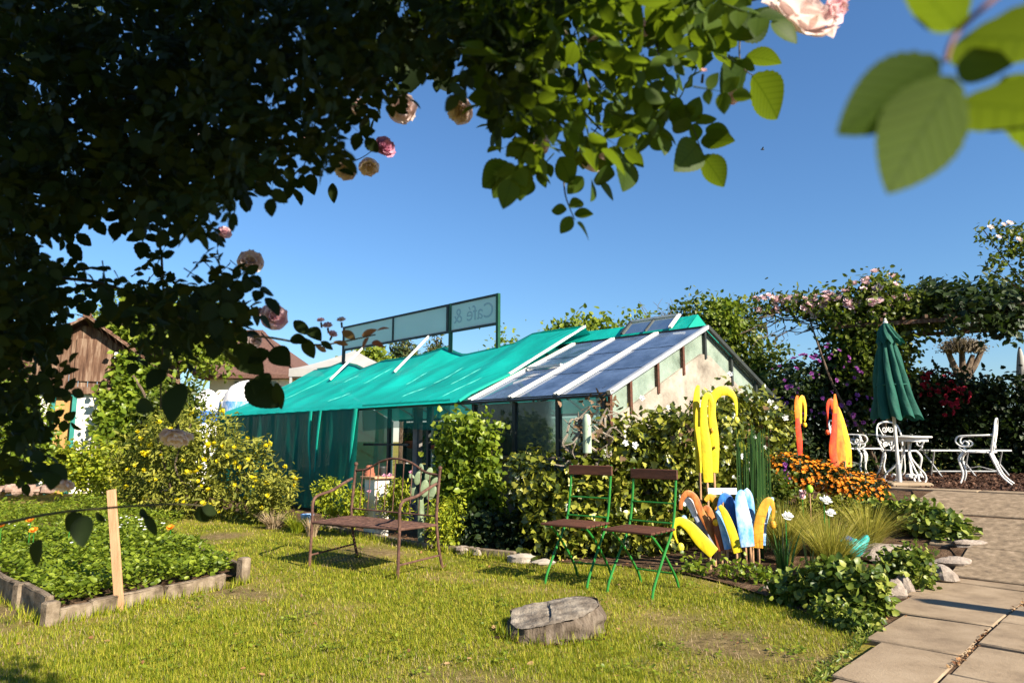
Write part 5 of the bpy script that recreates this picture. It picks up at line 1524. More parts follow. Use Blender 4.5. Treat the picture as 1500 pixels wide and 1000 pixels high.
# white flowers cluster in drifts
dr_ = [p for p in wl_ if math.sin(3 * p[0] + 1) + math.sin(2.6 * p[1]) > .35][:60]
blooms('white_flowers', None, L['whitefl'], None, dr_, [(0, -.3, 1)] * len(dr_), .016)
mg = rosette(.035, 9, 2, L['orangefl'], 'flower')
for px, py, Y, lab in ((45, 763, 6.9, 'orange marigold in the vegetable bed, the upper of the pair near the corner'), (50, 778, 6.6, 'orange marigold in the vegetable bed, the lower of the pair near the corner'), (250, 774, 7.2, 'single orange marigold at the far side of the vegetable bed'), (2, 771, 6.8, 'yellow-orange marigold at the left end of the vegetable bed'), (103, 762, 7.0, 'small orange marigold left of the wooden stake')):
    c = at(px, py, Y); t = thing('marigold', lab, 'flower', (c[0], c[1], .1))
    MB().tube([(c[0], c[1], .08), c], .004, 5).build('stem', M['chairgreen'], t)
    scatter('flower', mg, t, [c], [(0, -.5, .8)], 1, 1.2)

# ---- right border
def gcover(label, prof, r, n, size, T, mat, name='ground_cover_plant', **k):
    t = plant(name, label, 'plant', prof[len(prof) // 2][0], prof[len(prof) // 2][3])
    b = wallblobs(prof, r); foliage('foliage', b, n, size, T, L[mat], t, **k); return t, b
gcover('leathery leaved ground cover spilling over the path corner in front of the ceramic bird', [(1165, 850, 872, 5.35), (1200, 835, 885, 5.2), (1235, 828, 895, 5.05), (1270, 838, 905, 4.9), (1296, 866, 900, 4.95)], .11, 4600, .058, T_ROUND, 'bergenia', spread=.04, clump=6, up=.6)
gcover('low leafy ground cover along the lawn edge beside the paved path', [(1205, 880, 905, 4.9), (1240, 892, 925, 4.65), (1262, 900, 935, 4.5), (1280, 905, 925, 4.55)], .06, 1500, .042, T_ROUND, 'bergenia', spread=.03)
gcover('dark leathery ground cover bank between the orange flowers and the ramp', [(1262, 738, 765, 8.0), (1300, 738, 785, 7.5), (1340, 742, 795, 7.1), (1380, 757, 798, 6.9), (1412, 778, 798, 6.8)], .17, 5200, .075, T_ROUND, 'bergenia', spread=.06, clump=6, up=.5)
gcover('small leafy ground cover between the edging stones of the path', [(1318, 812, 850, 5.75), (1345, 800, 848, 5.7)], .10, 1300, .05, T_ROUND, 'bergenia', spread=.04)
gcover('sparse creeping leaves below the painted sculptures', [(1000, 822, 832, 6.4), (1050, 826, 838, 6.2), (1100, 832, 845, 6.0), (1130, 838, 850, 5.9)], .05, 420, .045, T_ROUND, 'climber', spread=.05)
gcover('low green plants at the back of the sculptures beside the horsetail', [(1110, 690, 740, 7.6), (1140, 700, 745, 7.5)], .14, 1400, .06, T_MID, 'mid', spread=.05)
gcover('low yellowish leaves behind the feather grass', [(1180, 728, 750, 7.6), (1230, 732, 760, 7.4), (1265, 745, 765, 7.3)], .10, 1200, .05, T_MID, 'phlomis', spread=.05)
for px, py, Y, n, Lh, lab in ((1148, 772, 6.75, 900, .62, 'golden feather grass arching left behind the white iris'), (1218, 814, 6.1, 1000, .56, 'golden feather grass tuft left of the ceramic bird'), (1272, 782, 6.75, 700, .52, 'golden feather grass tuft behind the ceramic bird'), (1196, 780, 6.9, 600, .48, 'pale feather grass tuft between the two white flowers')):
    t = plant('feather_grass', lab, 'ornamental grass', px, Y); c = base_of(px, py, Y)
    blade_clump('blades', L['feather'], t, c, n, Lh, .06, .75, .0062, 5, .7, (.25, .0))
for px, py, Y, n, lab in ((1146, 808, 6.2, 34, 'dark strap-leaved iris clump with a white flower'), (1185, 806, 6.15, 10, 'pale striped strap-leaved iris clump')):
    t = plant('iris', lab, 'plant', px, Y); c = base_of(px, py, Y)
    blade_clump('leaves', L['strap'] if n < 20 else L['reed'], t, c, n, .42, .06, .35, .026, 5, .5)
for px, py, Y, pb_, lab in ((1207, 735, 6.5, 790, 'upper white flower among the feather grass'), (1214, 753, 6.3, 800, 'lower white flower among the feather grass'), (1151, 758, 6.15, 805, 'white flower on the iris clump beside the ochre sculpture')):
    t = thing('white_flower', lab, 'flower', base_of(px, pb_, Y)); c = at(px, py, Y)
    MB().tube([base_of(px, pb_, Y), c], .005, 5).build('stem', M['chairgreen'], t)
    scatter('bloom', wf, t, [c, c + V3(.025, .01, .01)], [(.1, -.6, .7), (.5, -.4, .7)], .75, .95)
t = thing('glass_ball', 'shiny lime green glass ball on a stick before the orange flowers', 'garden ornament', base_of(1186, 730, 7.4)); c = at(1186, 716, 7.4)
MB().ball(c, .035, 14, 10, (1, 1, 1.25)).build('ball', paint('lime_glaze', [(.22, .50, .02), (.3, .6, .05)]), t)
MB().tube([base_of(1186, 730, 7.4), c], .006, 6).build('stick', M['stakewood'], t)
for px, py, Y, h, mt, lab in ((1151, 690, 7.7, .2, 'purplefl', 'magenta flower spike at the left of the orange flowers'), (1175, 724, 7.3, .06, 'pink', 'small pink flower left of the lime glass ball')):
    c = at(px, py, Y); t = thing('flower_spike', lab, 'flower', base_of(px, py, Y))
    MB().tube([base_of(px, py, Y), c], .005, 5).build('stem', M['chairgreen'], t)
    pts = [c + V3(rng.normal() * .012, rng.normal() * .012, rng.uniform(-h / 2, h / 2)) for _ in range(22)]
    o = blooms('flowers', None, L[mt], t, pts, [nrm(rng.normal(size=3) + V3(0, -.6, .3)) for _ in pts], .022)
# orange flower bed
of = plant('orange_flower_bed', 'dense mound of orange wallflowers below the orange sculptures', 'flowers', 1215, 8)
ofp = [(1150, 672, 690, 8.15), (1180, 672, 705, 8.05), (1215, 682, 715, 8.0), (1250, 692, 722, 8.0), (1285, 706, 724, 8.2)]
ofb = wallblobs(ofp, .16)
foliage('foliage', ofb, 3800, .06, T_NAR, L['dark'], of, spread=.05)
pts, dd = front_pts(ofb, 620, .9); blooms('blooms', None, L['orangefl'], of, [p + nrm(d) * rng.uniform(-.02, .05) for p, d in zip(pts, dd)], dd, .026)
# yellow stonecrop
for px, py, Y, r, lab in ((1272, 806, 5.95, .13, 'yellow stonecrop cushion right of the ceramic bird'), (1303, 796, 6.1, .10, 'yellow stonecrop cushion by the flat edging stone'), (1192, 822, 5.75, .10, 'yellow stonecrop cushion left of the feather grass'), (1243, 818, 5.8, .07, 'small yellow stonecrop in front of the ceramic bird')):
    t = plant('stonecrop', lab, 'plant', px, Y); b = base_of(px, py, Y)
    bb = [(b[0], b[1], b[2] + .03, r, r * .8, .07), (b[0] + r * .6, b[1], b[2] + .02, r * .6, r * .6, .05)]
    foliage('foliage', bb, 400, .03, T_NAR, L['phlomis'], t, spread=.02)
    pts, dd = front_pts(bb, 70, 1.6); blooms('blooms', None, L['yellowfl'], t, [p + V3(0, 0, .02) for p in pts], dd, .017)
# horsetail rods
ht_ = plant('horsetail', 'stand of dark green horsetail rods right of the yellow sculptures', 'plant', 1092, 7.1)
m = MB()
for k in range(58):
    px = 1078 + rng.uniform(0, 36); Y = 7.1 + rng.uniform(-.15, .15); tp_ = at(px + rng.uniform(-3, 3), 622 + rng.uniform(0, 45), Y); b_ = base_of(px, 730, Y)
    m.tube([b_, (b_ + tp_) / 2 + rng.normal(size=3) * .008, tp_], [.006, .006, .004], 5)
m.build('rods', L['reed'], ht_)
m = MB()
ht2_ = plant('horsetail', 'sparse horsetail rods left of the magenta flower spike', 'plant', 1120, 7.3)
for k in range(12):
    px = 1114 + rng.uniform(0, 16); Y = 7.3 + rng.uniform(-.1, .1); tp_ = at(px, 625 + rng.uniform(0, 50), Y); m.tube([base_of(px, 730, Y), tp_], [.005, .003], 5)
m.build('rods', L['reed'], ht2_)

# ---- stones
def rock(px, py, Y, r, sc_, lab, mat='stone', name='edging_stone'):
    c = base_of(px, py, Y) + V3(0, 0, r * sc_[2] * .5)
    o = MB().ball(c, r * .8, 13, 9, sc_, .34).build(name, M[mat], ang=24)
    tag(o, lab, 'stone')
rock(1372, 822, 5.95, .17, (.9, 1.1, .65), 'tan edging stone at the path corner, the largest')
rock(1395, 806, 6.2, .16, (1.1, .8, .45), 'flat tan edging stone where the ramp begins')
rock(1308, 853, 5.45, .11, (.9, .8, 1.0), 'dark grey rounded stone by the path corner')
rock(1322, 838, 5.6, .10, (1.0, .7, 1.1), 'grey stone right of the yellow stonecrop')
rock(1350, 838, 5.75, .09, (1, .8, .7), 'small grey stone between path stones')
rock(1300, 780, 6.6, .28, (1.3, .7, .35), 'long flat pale stone slab sloping behind the stonecrop')
rock(1422, 797, 6.55, .15, (1.2, .6, .35), 'thin tan stone at the left rim of the ramp')
rock(1196, 842, 5.55, .07, (1.1, .8, .6), 'small pale stone on the soil left of the stonecrop')
rock(1128, 848, 5.75, .06, (1.2, .8, .6), 'small pale stone at the lawn edge under the ochre sculpture')
rock(680, 803, 7.6, .10, (1.2, .8, .7), 'pale stone at the lawn edge right of the rusty bench')
rock(700, 806, 7.5, .08, (1.1, .8, .7), 'smaller pale stone beside the lawn edge')
rock(762, 813, 7.15, .13, (1.4, .6, .5), 'tan stone block at the lawn edge left of the folding chairs', 'plaster')
rock(795, 815, 7.0, .10, (1.5, .6, .45), 'tan stone block nearest the folding chairs', 'plaster')
rock(1190, 730, 7.6, .16, (1.7, .5, .3), 'flat reddish stone below the orange flowers', 'terracotta')
rock(1250, 750, 7.45, .14, (1.5, .5, .3), 'pale flat stone behind the feather grass', 'plaster')

# ================================================================== hedge, pergola, trees
hd = plant('hedge', 'dark tall hedge behind the terrace furniture', 'hedge', 1420, 13.5)
hdb = wallblobs([(1290, 552, 700, 13.9), (1340, 544, 702, 13.8), (1400, 550, 702, 13.6), (1460, 552, 702, 13.3), (1520, 555, 705, 13.0), (1600, 560, 705, 12.7)], .36)
foliage('foliage', hdb, 17000, .12, T_MID, L['dark'], hd, spread=.12, up=.3)
rd = plant('red_rose_shrub', 'red flowered shrub on top of the dark hedge', 'shrub', 1365, 13.2)
rdb = wallblobs([(1335, 548, 580, 13.3), (1365, 540, 580, 13.3), (1395, 548, 585, 13.2)], .2)
foliage('foliage', rdb, 1200, .09, T_MID, L['dark'], rd, spread=.08)
pts, dd = front_pts(rdb + [pblob(1402, 582, 12.9, .16), pblob(1385, 598, 12.9, .12), pblob(1410, 575, 12.9, .1)], 80, .4)
scatter('red_bloom', rosette(.05, 6, 2, L['redfl'], 'red_bloom'), rd, pts, dd, .7, 1.3)
pu = plant('purple_flowered_shrub', 'dark shrub with purple flowers left of the parasol', 'shrub', 1200, 13)
pub = wallblobs([(1115, 580, 690, 12.6), (1150, 545, 695, 12.8), (1190, 525, 695, 12.9), (1230, 540, 695, 13), (1265, 560, 695, 13.1)], .32)
foliage('foliage', pub, 12000, .11, T_MID, L['dark'], pu, spread=.12)
pts, dd = front_pts([pblob(px, py, 12.4, .3) for px, py in ((1150, 560), (1180, 545), (1205, 560), (1235, 555), (1240, 590), (1255, 600), (1165, 600), (1215, 530), (1195, 585))], 95, .2)
scatter('purple_bloom', rosette(.055, 6, 2, L['purplefl'], 'purple_bloom'), pu, pts, dd, .4, .95)

pg = thing('pergola', 'timber pergola carrying the climbing roses and vine over the terrace', 'pergola', at(1300, 690, 12.4))
PZ = at(1300, 476, 12.3)[2]
pA, pB = at(1215, 460, 12.6), at(1640, 460, 10.6); pA[2] = pB[2] = PZ
for off in (0, 1.7):
    o_ = V3(.35, 1, 0) * off
    MB().beam(pA + o_, pB + o_, .06, .07).build('beam', M['barnwood'], pg)
    for f in ((.12, .98) if off else ()):
        c = pA + o_ + (pB - pA) * f
        MB().box((c[0], c[1], PZ / 2 + .2), (.09, .09, PZ - .5)).build('post', M['barnwood'], pg)
for k in range(12):
    c = pA + (pB - pA) * (k + .4) / 12
    MB().beam(c - V3(.03, .1, -.07), c + V3(.35, 1, 0) * 1.85 + V3(0, 0, .07), .045, .06).build('rafter', M['barnwood'], pg)
rs = plant('climbing_rose', 'pink climbing rose heaped over the pergola behind the parasol', 'climbing plant', 1280, 12.6)
rsb = wallblobs([(1112, 440, 446, 13), (1150, 437, 446, 12.9), (1185, 434, 452, 12.8), (1215, 428, 470, 12.7)], .13) + wallblobs([(1232, 424, 520, 12.7), (1255, 414, 560, 12.6), (1280, 398, 570, 12.5), (1312, 414, 560, 12.4), (1342, 434, 470, 12.3), (1372, 442, 456, 12.1)], .27)
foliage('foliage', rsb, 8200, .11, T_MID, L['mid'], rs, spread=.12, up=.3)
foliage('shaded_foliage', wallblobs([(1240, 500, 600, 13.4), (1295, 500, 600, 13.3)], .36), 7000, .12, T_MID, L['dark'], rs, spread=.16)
woody('stems', rs, base_of(1290, 690, 12.9), [at(1240, 430, 12.8), at(1290, 400, 12.6), at(1330, 440, 12.4), at(1180, 450, 12.9)], .04, M['bark_tree'])
pts, dd = front_pts([b for b in rsb if b[2] > at(1280, 452, 12.5)[2]], 98, .9)
scatter('pink_bloom', rosette(.085, 6, 3, L['pink'], 'pink_bloom'), rs, pts, dd, .6, 1.3)
m = MB()
for k in range(40):
    x = rng.uniform(1110, 1250); p = [at(x, rng.uniform(450, 480), 12.9)]
    for i in range(3): p.append(p[-1] + V3(rng.uniform(-.4, .35), rng.uniform(-.1, .1), rng.uniform(-.2, .08)))
    m.tube(rod_path(p, 4), np.linspace(.012, .004, 13), 4)
m.build('bare_shoots', M['bark_tree'], rs)
vn = plant('grape_vine', 'dark vine spreading along the pergola at the right edge', 'climbing plant', 1450, 11)
VB = []
for px in range(1385, 1720, 22):
    Y = np.interp(px, [1380, 1640], [12.0, 10.6])
    VB.append(pblob(px, 448 + rng.uniform(-12, 8), Y + rng.uniform(-.2, .2), .21, (1.3, 1.2, .75)))
    for q in range(4): VB.append((VB[-1][0] + .35 * .45 * (q + 1), VB[-1][1] + .48 * (q + 1), VB[-1][2] + rng.uniform(.12, .22), .32, .34, .12))
vlow = []
foliage('foliage', VB, 9000, .135, T_IVY, L['dark'], vn, spread=.13, up=.4)
foliage('hanging_foliage', [pblob(px, py, 10.8, .13, (1.4, 1, .7)) for px, py in ((1400, 478), (1432, 468), (1462, 474), (1490, 470), (1475, 482), (1498, 450), (1445, 446), (1420, 448))], 520, .12, T_IVY, L['dark'], vn, spread=.1)
m = MB(); m.tube(rod_path([at(1380, 455, 12), at(1440, 447, 11.4), at(1500, 445, 11), at(1640, 450, 10.4)]), .03, 6); m.build('stem', M['bark_tree'], vn)
vs2 = plant('climbing_rose', 'pale flowered climbing rose spray reaching in at the right edge above the vine', 'climbing plant', 1480, 9.5)
sb = [pblob(px, py, 9.6, r, (1.5, 1, .6)) for px, py, r in ((1435, 336, .05), (1460, 333, .07), (1485, 334, .1), (1440, 352, .07), (1470, 348, .1), (1498, 350, .14), (1480, 366, .12), (1460, 380, .10), (1448, 392, .08), (1455, 408, .07), (1466, 412, .06), (1497, 400, .10), (1520, 360, .3), (1540, 400, .3), (1510, 372, .1))]
foliage('foliage', sb, 1500, .075, T_MID, L['mid'], vs2, spread=.06, clump=5)
woody('stems', vs2, at(1600, 470, 9.9), [at(1440, 336, 9.6), at(1450, 395, 9.6), at(1470, 350, 9.6), at(1490, 400, 9.6)], .02, M['bark_tree'])
scatter('pale_bloom', rosette(.05, 6, 2, L['blush'], 'pale_bloom'), vs2, [at(px, py, 9.45) for px, py in ((1470, 330), (1478, 328), (1462, 348), (1492, 352), (1450, 334))], [(0, -.8, .5)] * 5)

def tree(label, prof, r, n, size, T, mat, trunk, name='tree', tr=.12, spread=.25, **k):
    Yq = prof[len(prof) // 2][3]
    t = plant(name, label, 'tree', trunk[0], Yq)
    b = wallblobs(prof, r, 1.15)
    foliage('crown', b, n, size, T, L[mat], t, spread=spread, ground=False, **k)
    c = base_of(trunk[0], 700, Yq)
    m = MB(); tops = [V3(*b[i][:3]) for i in rng.choice(len(b), min(7, len(b)), replace=False)]
    fork = V3(c[0], c[1], min(q[2] for q in b) * .8)
    m.tube([c - V3(0, 0, .2), (c + fork) / 2 + V3(.05, 0, 0), fork], [tr * 1.2, tr, tr * .8], 8)
    for q in tops: m.tube(rod_path([fork, (fork + q) / 2 + V3(rng.normal() * .1, rng.normal() * .1, .1), q], 4), np.linspace(tr * .7, tr * .2, 9), 6)
    m.build('trunk', M['bark_tree'], t)
    return t, b
tree('bushy green tree behind the gable of the greenhouse', [(985, 470, 560, 15), (1015, 448, 580, 15), (1045, 440, 590, 15), (1075, 440, 600, 15), (1098, 468, 600, 14.8), (1120, 515, 600, 14.6)], .42, 9000, .13, T_MID, 'mid', (1060,), spread=.17)
t, b = tree('light green shoots rising above the bushy tree behind the gable', [(1050, 436, 480, 14.6), (1070, 440, 490, 14.6)], .2, 900, .12, T_MID, 'bright', (1062,), tr=.04, spread=.12)
sh_ = plant('bare_shrub', 'tangle of bare twigs left of the bushy tree', 'shrub', 985, 15)
m = MB()
for k in range(60):
    p = [at(rng.uniform(965, 1010), 500, 15.2)]
    for i in range(4): p.append(p[-1] + V3(rng.uniform(-.22, .22), rng.uniform(-.1, .1), rng.uniform(.05, .3)))
    m.tube(rod_path(p, 3), np.linspace(.012, .003, 13), 4)
c = base_of(985, 700, 15.2); m.tube([c, at(985, 500, 15.2)], .05, 6)
m.build('twigs', L['twig'], sh_)
tree('bright green tree top rising behind the green ridge net', [(795, 488, 530, 24), (825, 474, 540, 24), (855, 464, 540, 24), (885, 468, 540, 24), (905, 484, 540, 24)], .45, 3600, .22, T_MID, 'bright', (850,), spread=.2)
tree('small green bush top peeking over the net near the vent frame', [(925, 472, 500, 21), (945, 468, 500, 21)], .25, 700, .16, T_MID, 'bright', (935,), tr=.05)
tree('low bush top peeking over the net right of the sign', [(736, 504, 530, 20), (750, 502, 530, 20)], .2, 400, .14, T_MID, 'bright', (742,), tr=.05)
tree('round bright green tree beside the grey gazebo', [(530, 520, 560, 32), (553, 508, 565, 32), (572, 522, 560, 32)], .6, 2600, .28, T_MID, 'bright', (553,), tr=.2)
def conifer(label, px, top, bot, w_, Y, n):
    t = plant('conifer', label, 'tree', px, Y); bb = []
    for i in range(10):
        f = i / 9; py = top + (bot - top) * f; r = w_ * (.12 + .88 * f) * mpp(Y)
        bb.append(pblob(px + rng.uniform(-1.5, 1.5), py, Y, r, (1, 1, .6)))
    foliage('crown', bb, n, .3, T_NAR, L['conifer'], t, spread=.2, droop=.5, ground=False)
    c = base_of(px, 700, Y); MB().tube([c, at(px, top, Y)], [.25, .04], 8).build('trunk', M['bark_tree'], t)
conifer('broad brown-green conifer under the middle of the roof sign', 590, 494, 545, 24, 34, 2600)
conifer('small pointed dark conifer between the sign posts', 640, 494, 535, 13, 38, 1400)
tree('tall green tree behind the barn roof', [(160, 440, 520, 25), (200, 425, 520, 25), (250, 430, 520, 25), (300, 440, 520, 25), (335, 455, 520, 25)], .8, 5200, .26, T_MID, 'bright', (245,), tr=.25, spread=.3)
tree('green trees left of the barn', [(-60, 450, 600, 26), (-10, 455, 600, 26), (40, 470, 600, 26)], .9, 3600, .28, T_MID, 'mid', (0,), tr=.25, spread=.3)
# pollard
pt = plant('pollard_tree', 'pollarded tree with flat twiggy crown beyond the hedge', 'tree', 1410, 26)
Yp = 26
m = MB()
for px, py in ((1385, 506), (1408, 500), (1425, 520), (1440, 510)):
    m.tube(rod_path([at(1410, 560, Yp), at((1410 + px) / 2 + 1, 538, Yp), at(px, py, Yp)], 5), np.linspace(.16, .08, 11), 8)
m.tube([base_of(1411, 700, Yp), at(1410, 558, Yp)], [.22, .16], 8); m.build('trunk', M['bark_tree'], pt)
m = MB()
for k in range(420):
    px = rng.uniform(1380, 1442); s0 = at(px * .8 + 1411 * .2, rng.uniform(505, 518), Yp + rng.normal() * .5)
    e = at(1410 + (px - 1410) * 1.12 + rng.normal() * 2, 492 + ((px - 1411) / 34) ** 2 * 14 + rng.uniform(0, 12), Yp + rng.normal() * .7)
    m.tube([s0, (s0 + e) / 2 + rng.normal(size=3) * .06, e], [.02, .014, .006], 4)
m.build('twigs', L['twig'], pt)
foliage('crown', [pblob(1411 + d, 500 + abs(d) * .25, Yp, .3, (1, 1, .4)) for d in (-26, -14, 0, 14, 26)], 500, .09, T_FAR, L['twig'], pt, spread=.15, ground=False)

# ================================================================== lawn grass
def lawn_grass():
    n = 360000
    px = rng.uniform(-60, 1330, n); t = rng.random(n); py = 738 + (1050 - 738) * t
    x = (px - 750) / 1000; v = (500 - py) / 1000
    dx, dy, dz = x, CT - v * ST, ST + v * CT
    s = -CAMZ / dz; X, Y = dx * s, dy * s
    ok = (Y < 12.5)
    for poly in (BED, PATH, [tuple(c[:2]) for c in (C0, C1, C2, C3)]): ok &= ~inside_np(X, Y, poly)
    ok &= (X + Y) < 6.93 + np.clip(X + 1.0, 0, 3)
    ok &= ((X - cx) / .36) ** 2 + ((Y - cy) / .25) ** 2 > .8
    patch = patchf(X, Y)
    ok &= rng.random(n) < np.clip(.74 - .66 * patch, .06, 1)
    X, Y, patch = X[ok], Y[ok], patch[ok]; n = len(X)
    dry = rng.random(n) < np.clip(.12 + .3 * patch, .03, .65)
    for nm, sel, mat in (('lawn_grass', ~dry, L['blade']), ('dry_lawn_grass', dry, L['drygrass'])):
        x, y = X[sel], Y[sel]; k = len(x)
        z = gz(x, y) - .003
        an = rng.uniform(0, 6.283, k); ln = rng.uniform(.018, .05, k) * (.75 + .5 * np.sin(9 * x + 3 * np.sin(7 * y)) ** 2) * (1 if nm == 'lawn_grass' else .8)
        lean = rng.uniform(.15, 1.0, k)
        wd_ = .0045 * np.clip(y / 4.5, .8, 2.2)
        U = np.stack([np.cos(an) * lean, np.sin(an) * lean, np.full(k, .75)], 1); U = nrm(U) * ln[:, None]
        W = np.stack([-np.sin(an), np.cos(an), np.zeros(k)], 1) * (wd_ / 2)[:, None]
        B_ = np.stack([x, y, z], 1)
        V = np.stack([B_ - W, B_ + W, B_ + U], 1).reshape(-1, 3)
        F = np.arange(3 * k).reshape(-1, 3)
        tag(link(nm, npmesh(nm, V, F, mat)), kind='stuff')
lawn_grass()
# longer tufts where the mower does not reach
tuft = []
for k in range(420):
    an = rng.uniform(0, 6.283); rr = rng.uniform(1.0, 1.12); tuft.append((cx + .31 * rr * math.cos(an), cy + .25 * rr * math.sin(an)))
def along(p, q, n, off):
    d = nrm(q - p); nn_ = V3(-d[1], d[0], 0)
    for t in rng.random(n): 
        w_ = p + (q - p) * t + nn_ * (off + rng.normal() * .02); tuft.append((w_[0], w_[1]))
along(C0, C1, 420, -.05); along(C0, C3, 420, .05)
for i in range(len(RIM) - 1): along(V3(*RIM[i], 0), V3(*RIM[i + 1], 0), 380, -.05)
for u in (0, 1):
    for v in (-.02, 1.22):
        q = bp(u, v, 0); tuft += [(q[0] + rng.normal() * .03, q[1] + rng.normal() * .03) for _ in range(28)]
X, Y = np.array(tuft).T; k = len(X); an = rng.uniform(0, 6.283, k); ln = rng.uniform(.05, .11, k); le = rng.uniform(.1, .7, k)
B_ = np.stack([X, Y, gz(X, Y) - .003], 1); U = nrm(np.stack([np.cos(an) * le, np.sin(an) * le, np.ones(k)], 1)) * ln[:, None]; W = np.stack([-np.sin(an), np.cos(an), np.zeros(k)], 1) * .004
tag(link('long_grass', npmesh('long_grass', np.stack([B_ - W, B_ + W, B_ + U], 1).reshape(-1, 3), np.arange(3 * k).reshape(-1, 3), L['blade'])), kind='stuff')
# clover and small weeds in the turf
cpx, cpy = rng.uniform(150, 1250, 120), rng.uniform(780, 1000, 120); wp2 = []
for a, b in zip(cpx, cpy):
    g0 = gp(a, b)
    for _ in range(16): wp2.append(g0 + V3(rng.normal() * .05, rng.normal() * .05, 0))
wp2 = np.array(wp2); kk = ~inside_np(wp2[:, 0], wp2[:, 1], BED) & ~inside_np(wp2[:, 0], wp2[:, 1], PATH) & ~inside_np(wp2[:, 0], wp2[:, 1], [tuple(c[:2]) for c in (C0, C1, C2, C3)]); wp2 = wp2[kk]
wp2[:, 2] = gz(wp2[:, 0], wp2[:, 1]) + rng.uniform(.012, .035, len(wp2))
V, F = leaves(wp2, rng.normal(size=wp2.shape) * [1, 1, .2], rng.normal(size=wp2.shape) * .3 + [0, 0, 1], rng.uniform(.012, .03, len(wp2)), T_ROUND)
tag(link('clover', npmesh('clover', V, F, L['bedgreen'], True)), kind='stuff')
m = 170
px = rng.uniform(0, 1290, m); py = rng.uniform(770, 995, m)
pts = np.array([gp(a, b) for a, b in zip(px, py)])
keep = ~inside_np(pts[:, 0], pts[:, 1], BED) & ~inside_np(pts[:, 0], pts[:, 1], [tuple(c[:2]) for c in (C0, C1, C2, C3)])
pts = pts[keep]; pts[:, 2] = gz(pts[:, 0], pts[:, 1]) + .012
V, F = leaves(pts, rng.normal(size=pts.shape) * [1, 1, .15], rng.normal(size=pts.shape) * .4 + [0, 0, 1], rng.uniform(.015, .045, len(pts)), T_MID)
tag(link('fallen_leaves', npmesh('fallen_leaves', V, F, L['dry'], True)), kind='stuff')
# soil litter on the border
X = rng.uniform(-4, 3.4, 5000); Y = rng.uniform(4.3, 11, 5000); k = inside_np(X, Y, BED); X, Y = X[k], Y[k]
P = np.stack([X, Y, gz(X, Y) + .02], 1)
V, F = leaves(P, rng.normal(size=P.shape) * [1, 1, .3], rng.normal(size=P.shape) * .6 + [0, 0, 1], rng.uniform(.01, .04, len(P)), T_MID)
tag(link('leaf_litter', npmesh('leaf_litter', V, F, L['dry'], True)), kind='stuff')
n_ = 900
b_ = rng.uniform(3.2, 6.7, n_); b_ = b_[np.sin(b_ * 9) + np.sin(b_ * 4.3) + rng.normal(size=n_) * .5 > .2]; n_ = len(b_)
jl = rng.choice([1.033, 1.033, 1.033, .114, -.857], n_); X, Y = (b_ - jl) * R2 + rng.normal(size=n_) * .008, (b_ + jl) * R2 + rng.normal(size=n_) * .008
P = np.stack([X, Y, gz(X, Y) + .034], 1)
V, F = leaves(P, rng.normal(size=P.shape) * [1, 1, .5], rng.normal(size=P.shape) * .6 + [0, 0, 1], rng.uniform(.008, .026, n_), T_MID)
tag(link('joint_litter', npmesh('joint_litter', V, F, L['dry'], True)), kind='stuff')
n_ = 500; b_ = rng.uniform(3.2, 5.6, n_); jl = np.interp(b_, [3.2, 4.6, 5.7], [1.42, 1.56, 1.74]) + rng.normal(size=n_) * .02; X, Y = (b_ - jl) * R2, (b_ + jl) * R2
P = np.stack([X, Y, gz(X, Y) + .01 + .03 * rng.random(n_)], 1)
V, F = leaves(P, rng.normal(size=P.shape) * [1, 1, .4] + [0, 0, .5], rng.normal(size=P.shape) * .6 + [0, 0, 1], rng.uniform(.015, .05, n_), T_NAR)
tag(link('edge_weeds', npmesh('edge_weeds', V, F, L['bergenia'], True)), kind='stuff')
# bark chips on the terrace
X = rng.uniform(4, 10, 9000); Y = rng.uniform(8, 13, 9000); k = inside_np(X, Y, TERR); X, Y = X[k], Y[k]
P = np.stack([X, Y, gz(X, Y) + .03], 1)
V, F = leaves(P, rng.normal(size=P.shape) * [1, 1, .3], rng.normal(size=P.shape) * .6 + [0, 0, 1], rng.uniform(.02, .06, len(P)), T_MID)
tag(link('bark_chips', npmesh('bark_chips', V, F, L['chip'], True)), kind='stuff')

# ================================================================== the rose bower over the lens
rose = thing('climbing_rose', 'dense rambling rose hanging over the view from the top left, dark against the sky', 'climbing plant', (-1.9, 1.3, 0))
def compounds(P, R, Up, size, T, nl=5):
    """rose leaves: P base, R rachis direction, Up leaf normal"""
    n = len(P); R = nrm(R); Up = nrm(Up - R * (R * Up).sum(1, keepdims=True)); W = np.cross(Up, R)
    parts = []
    size = np.broadcast_to(size, (n,))
    pat = [(.45, 1, .8), (.45, -1, .8), (.95, 1, .95), (.95, -1, .95), (1.25, 0, 1.1)]
    for (t, s, k) in pat:
        pos = P + R * (t * size * 1.5)[:, None]
        ax = R * (.45 if s else 1.0) + W * (.9 * s) + rng.normal(size=(n, 3)) * .14 - np.array([0, 0, .15])
        parts.append(leaves(pos, ax, Up + rng.normal(size=(n, 3)) * .25, size * k * rng.uniform(.85, 1.1, n), T))
    # rachis as a thin blade
    a = P; b = P + R * (size * 1.9)[:, None]; w_ = W * .0012; u_ = Up * .0012
    V = np.stack([a - w_, a + w_, b, a + u_ * 2], 1).reshape(-1, 3)
    F = (np.array([[0, 1, 2], [1, 3, 2], [3, 0, 2]])[None] + (np.arange(n) * 4)[:, None, None]).reshape(-1, 3)
    parts.append((V, F))
    global LUV
    LUV = np.concatenate([np.tile(T[0][:, :2], (n * 5, 1)), np.tile([[.5, .0]], (4 * n, 1))])
    return joinvf(parts)
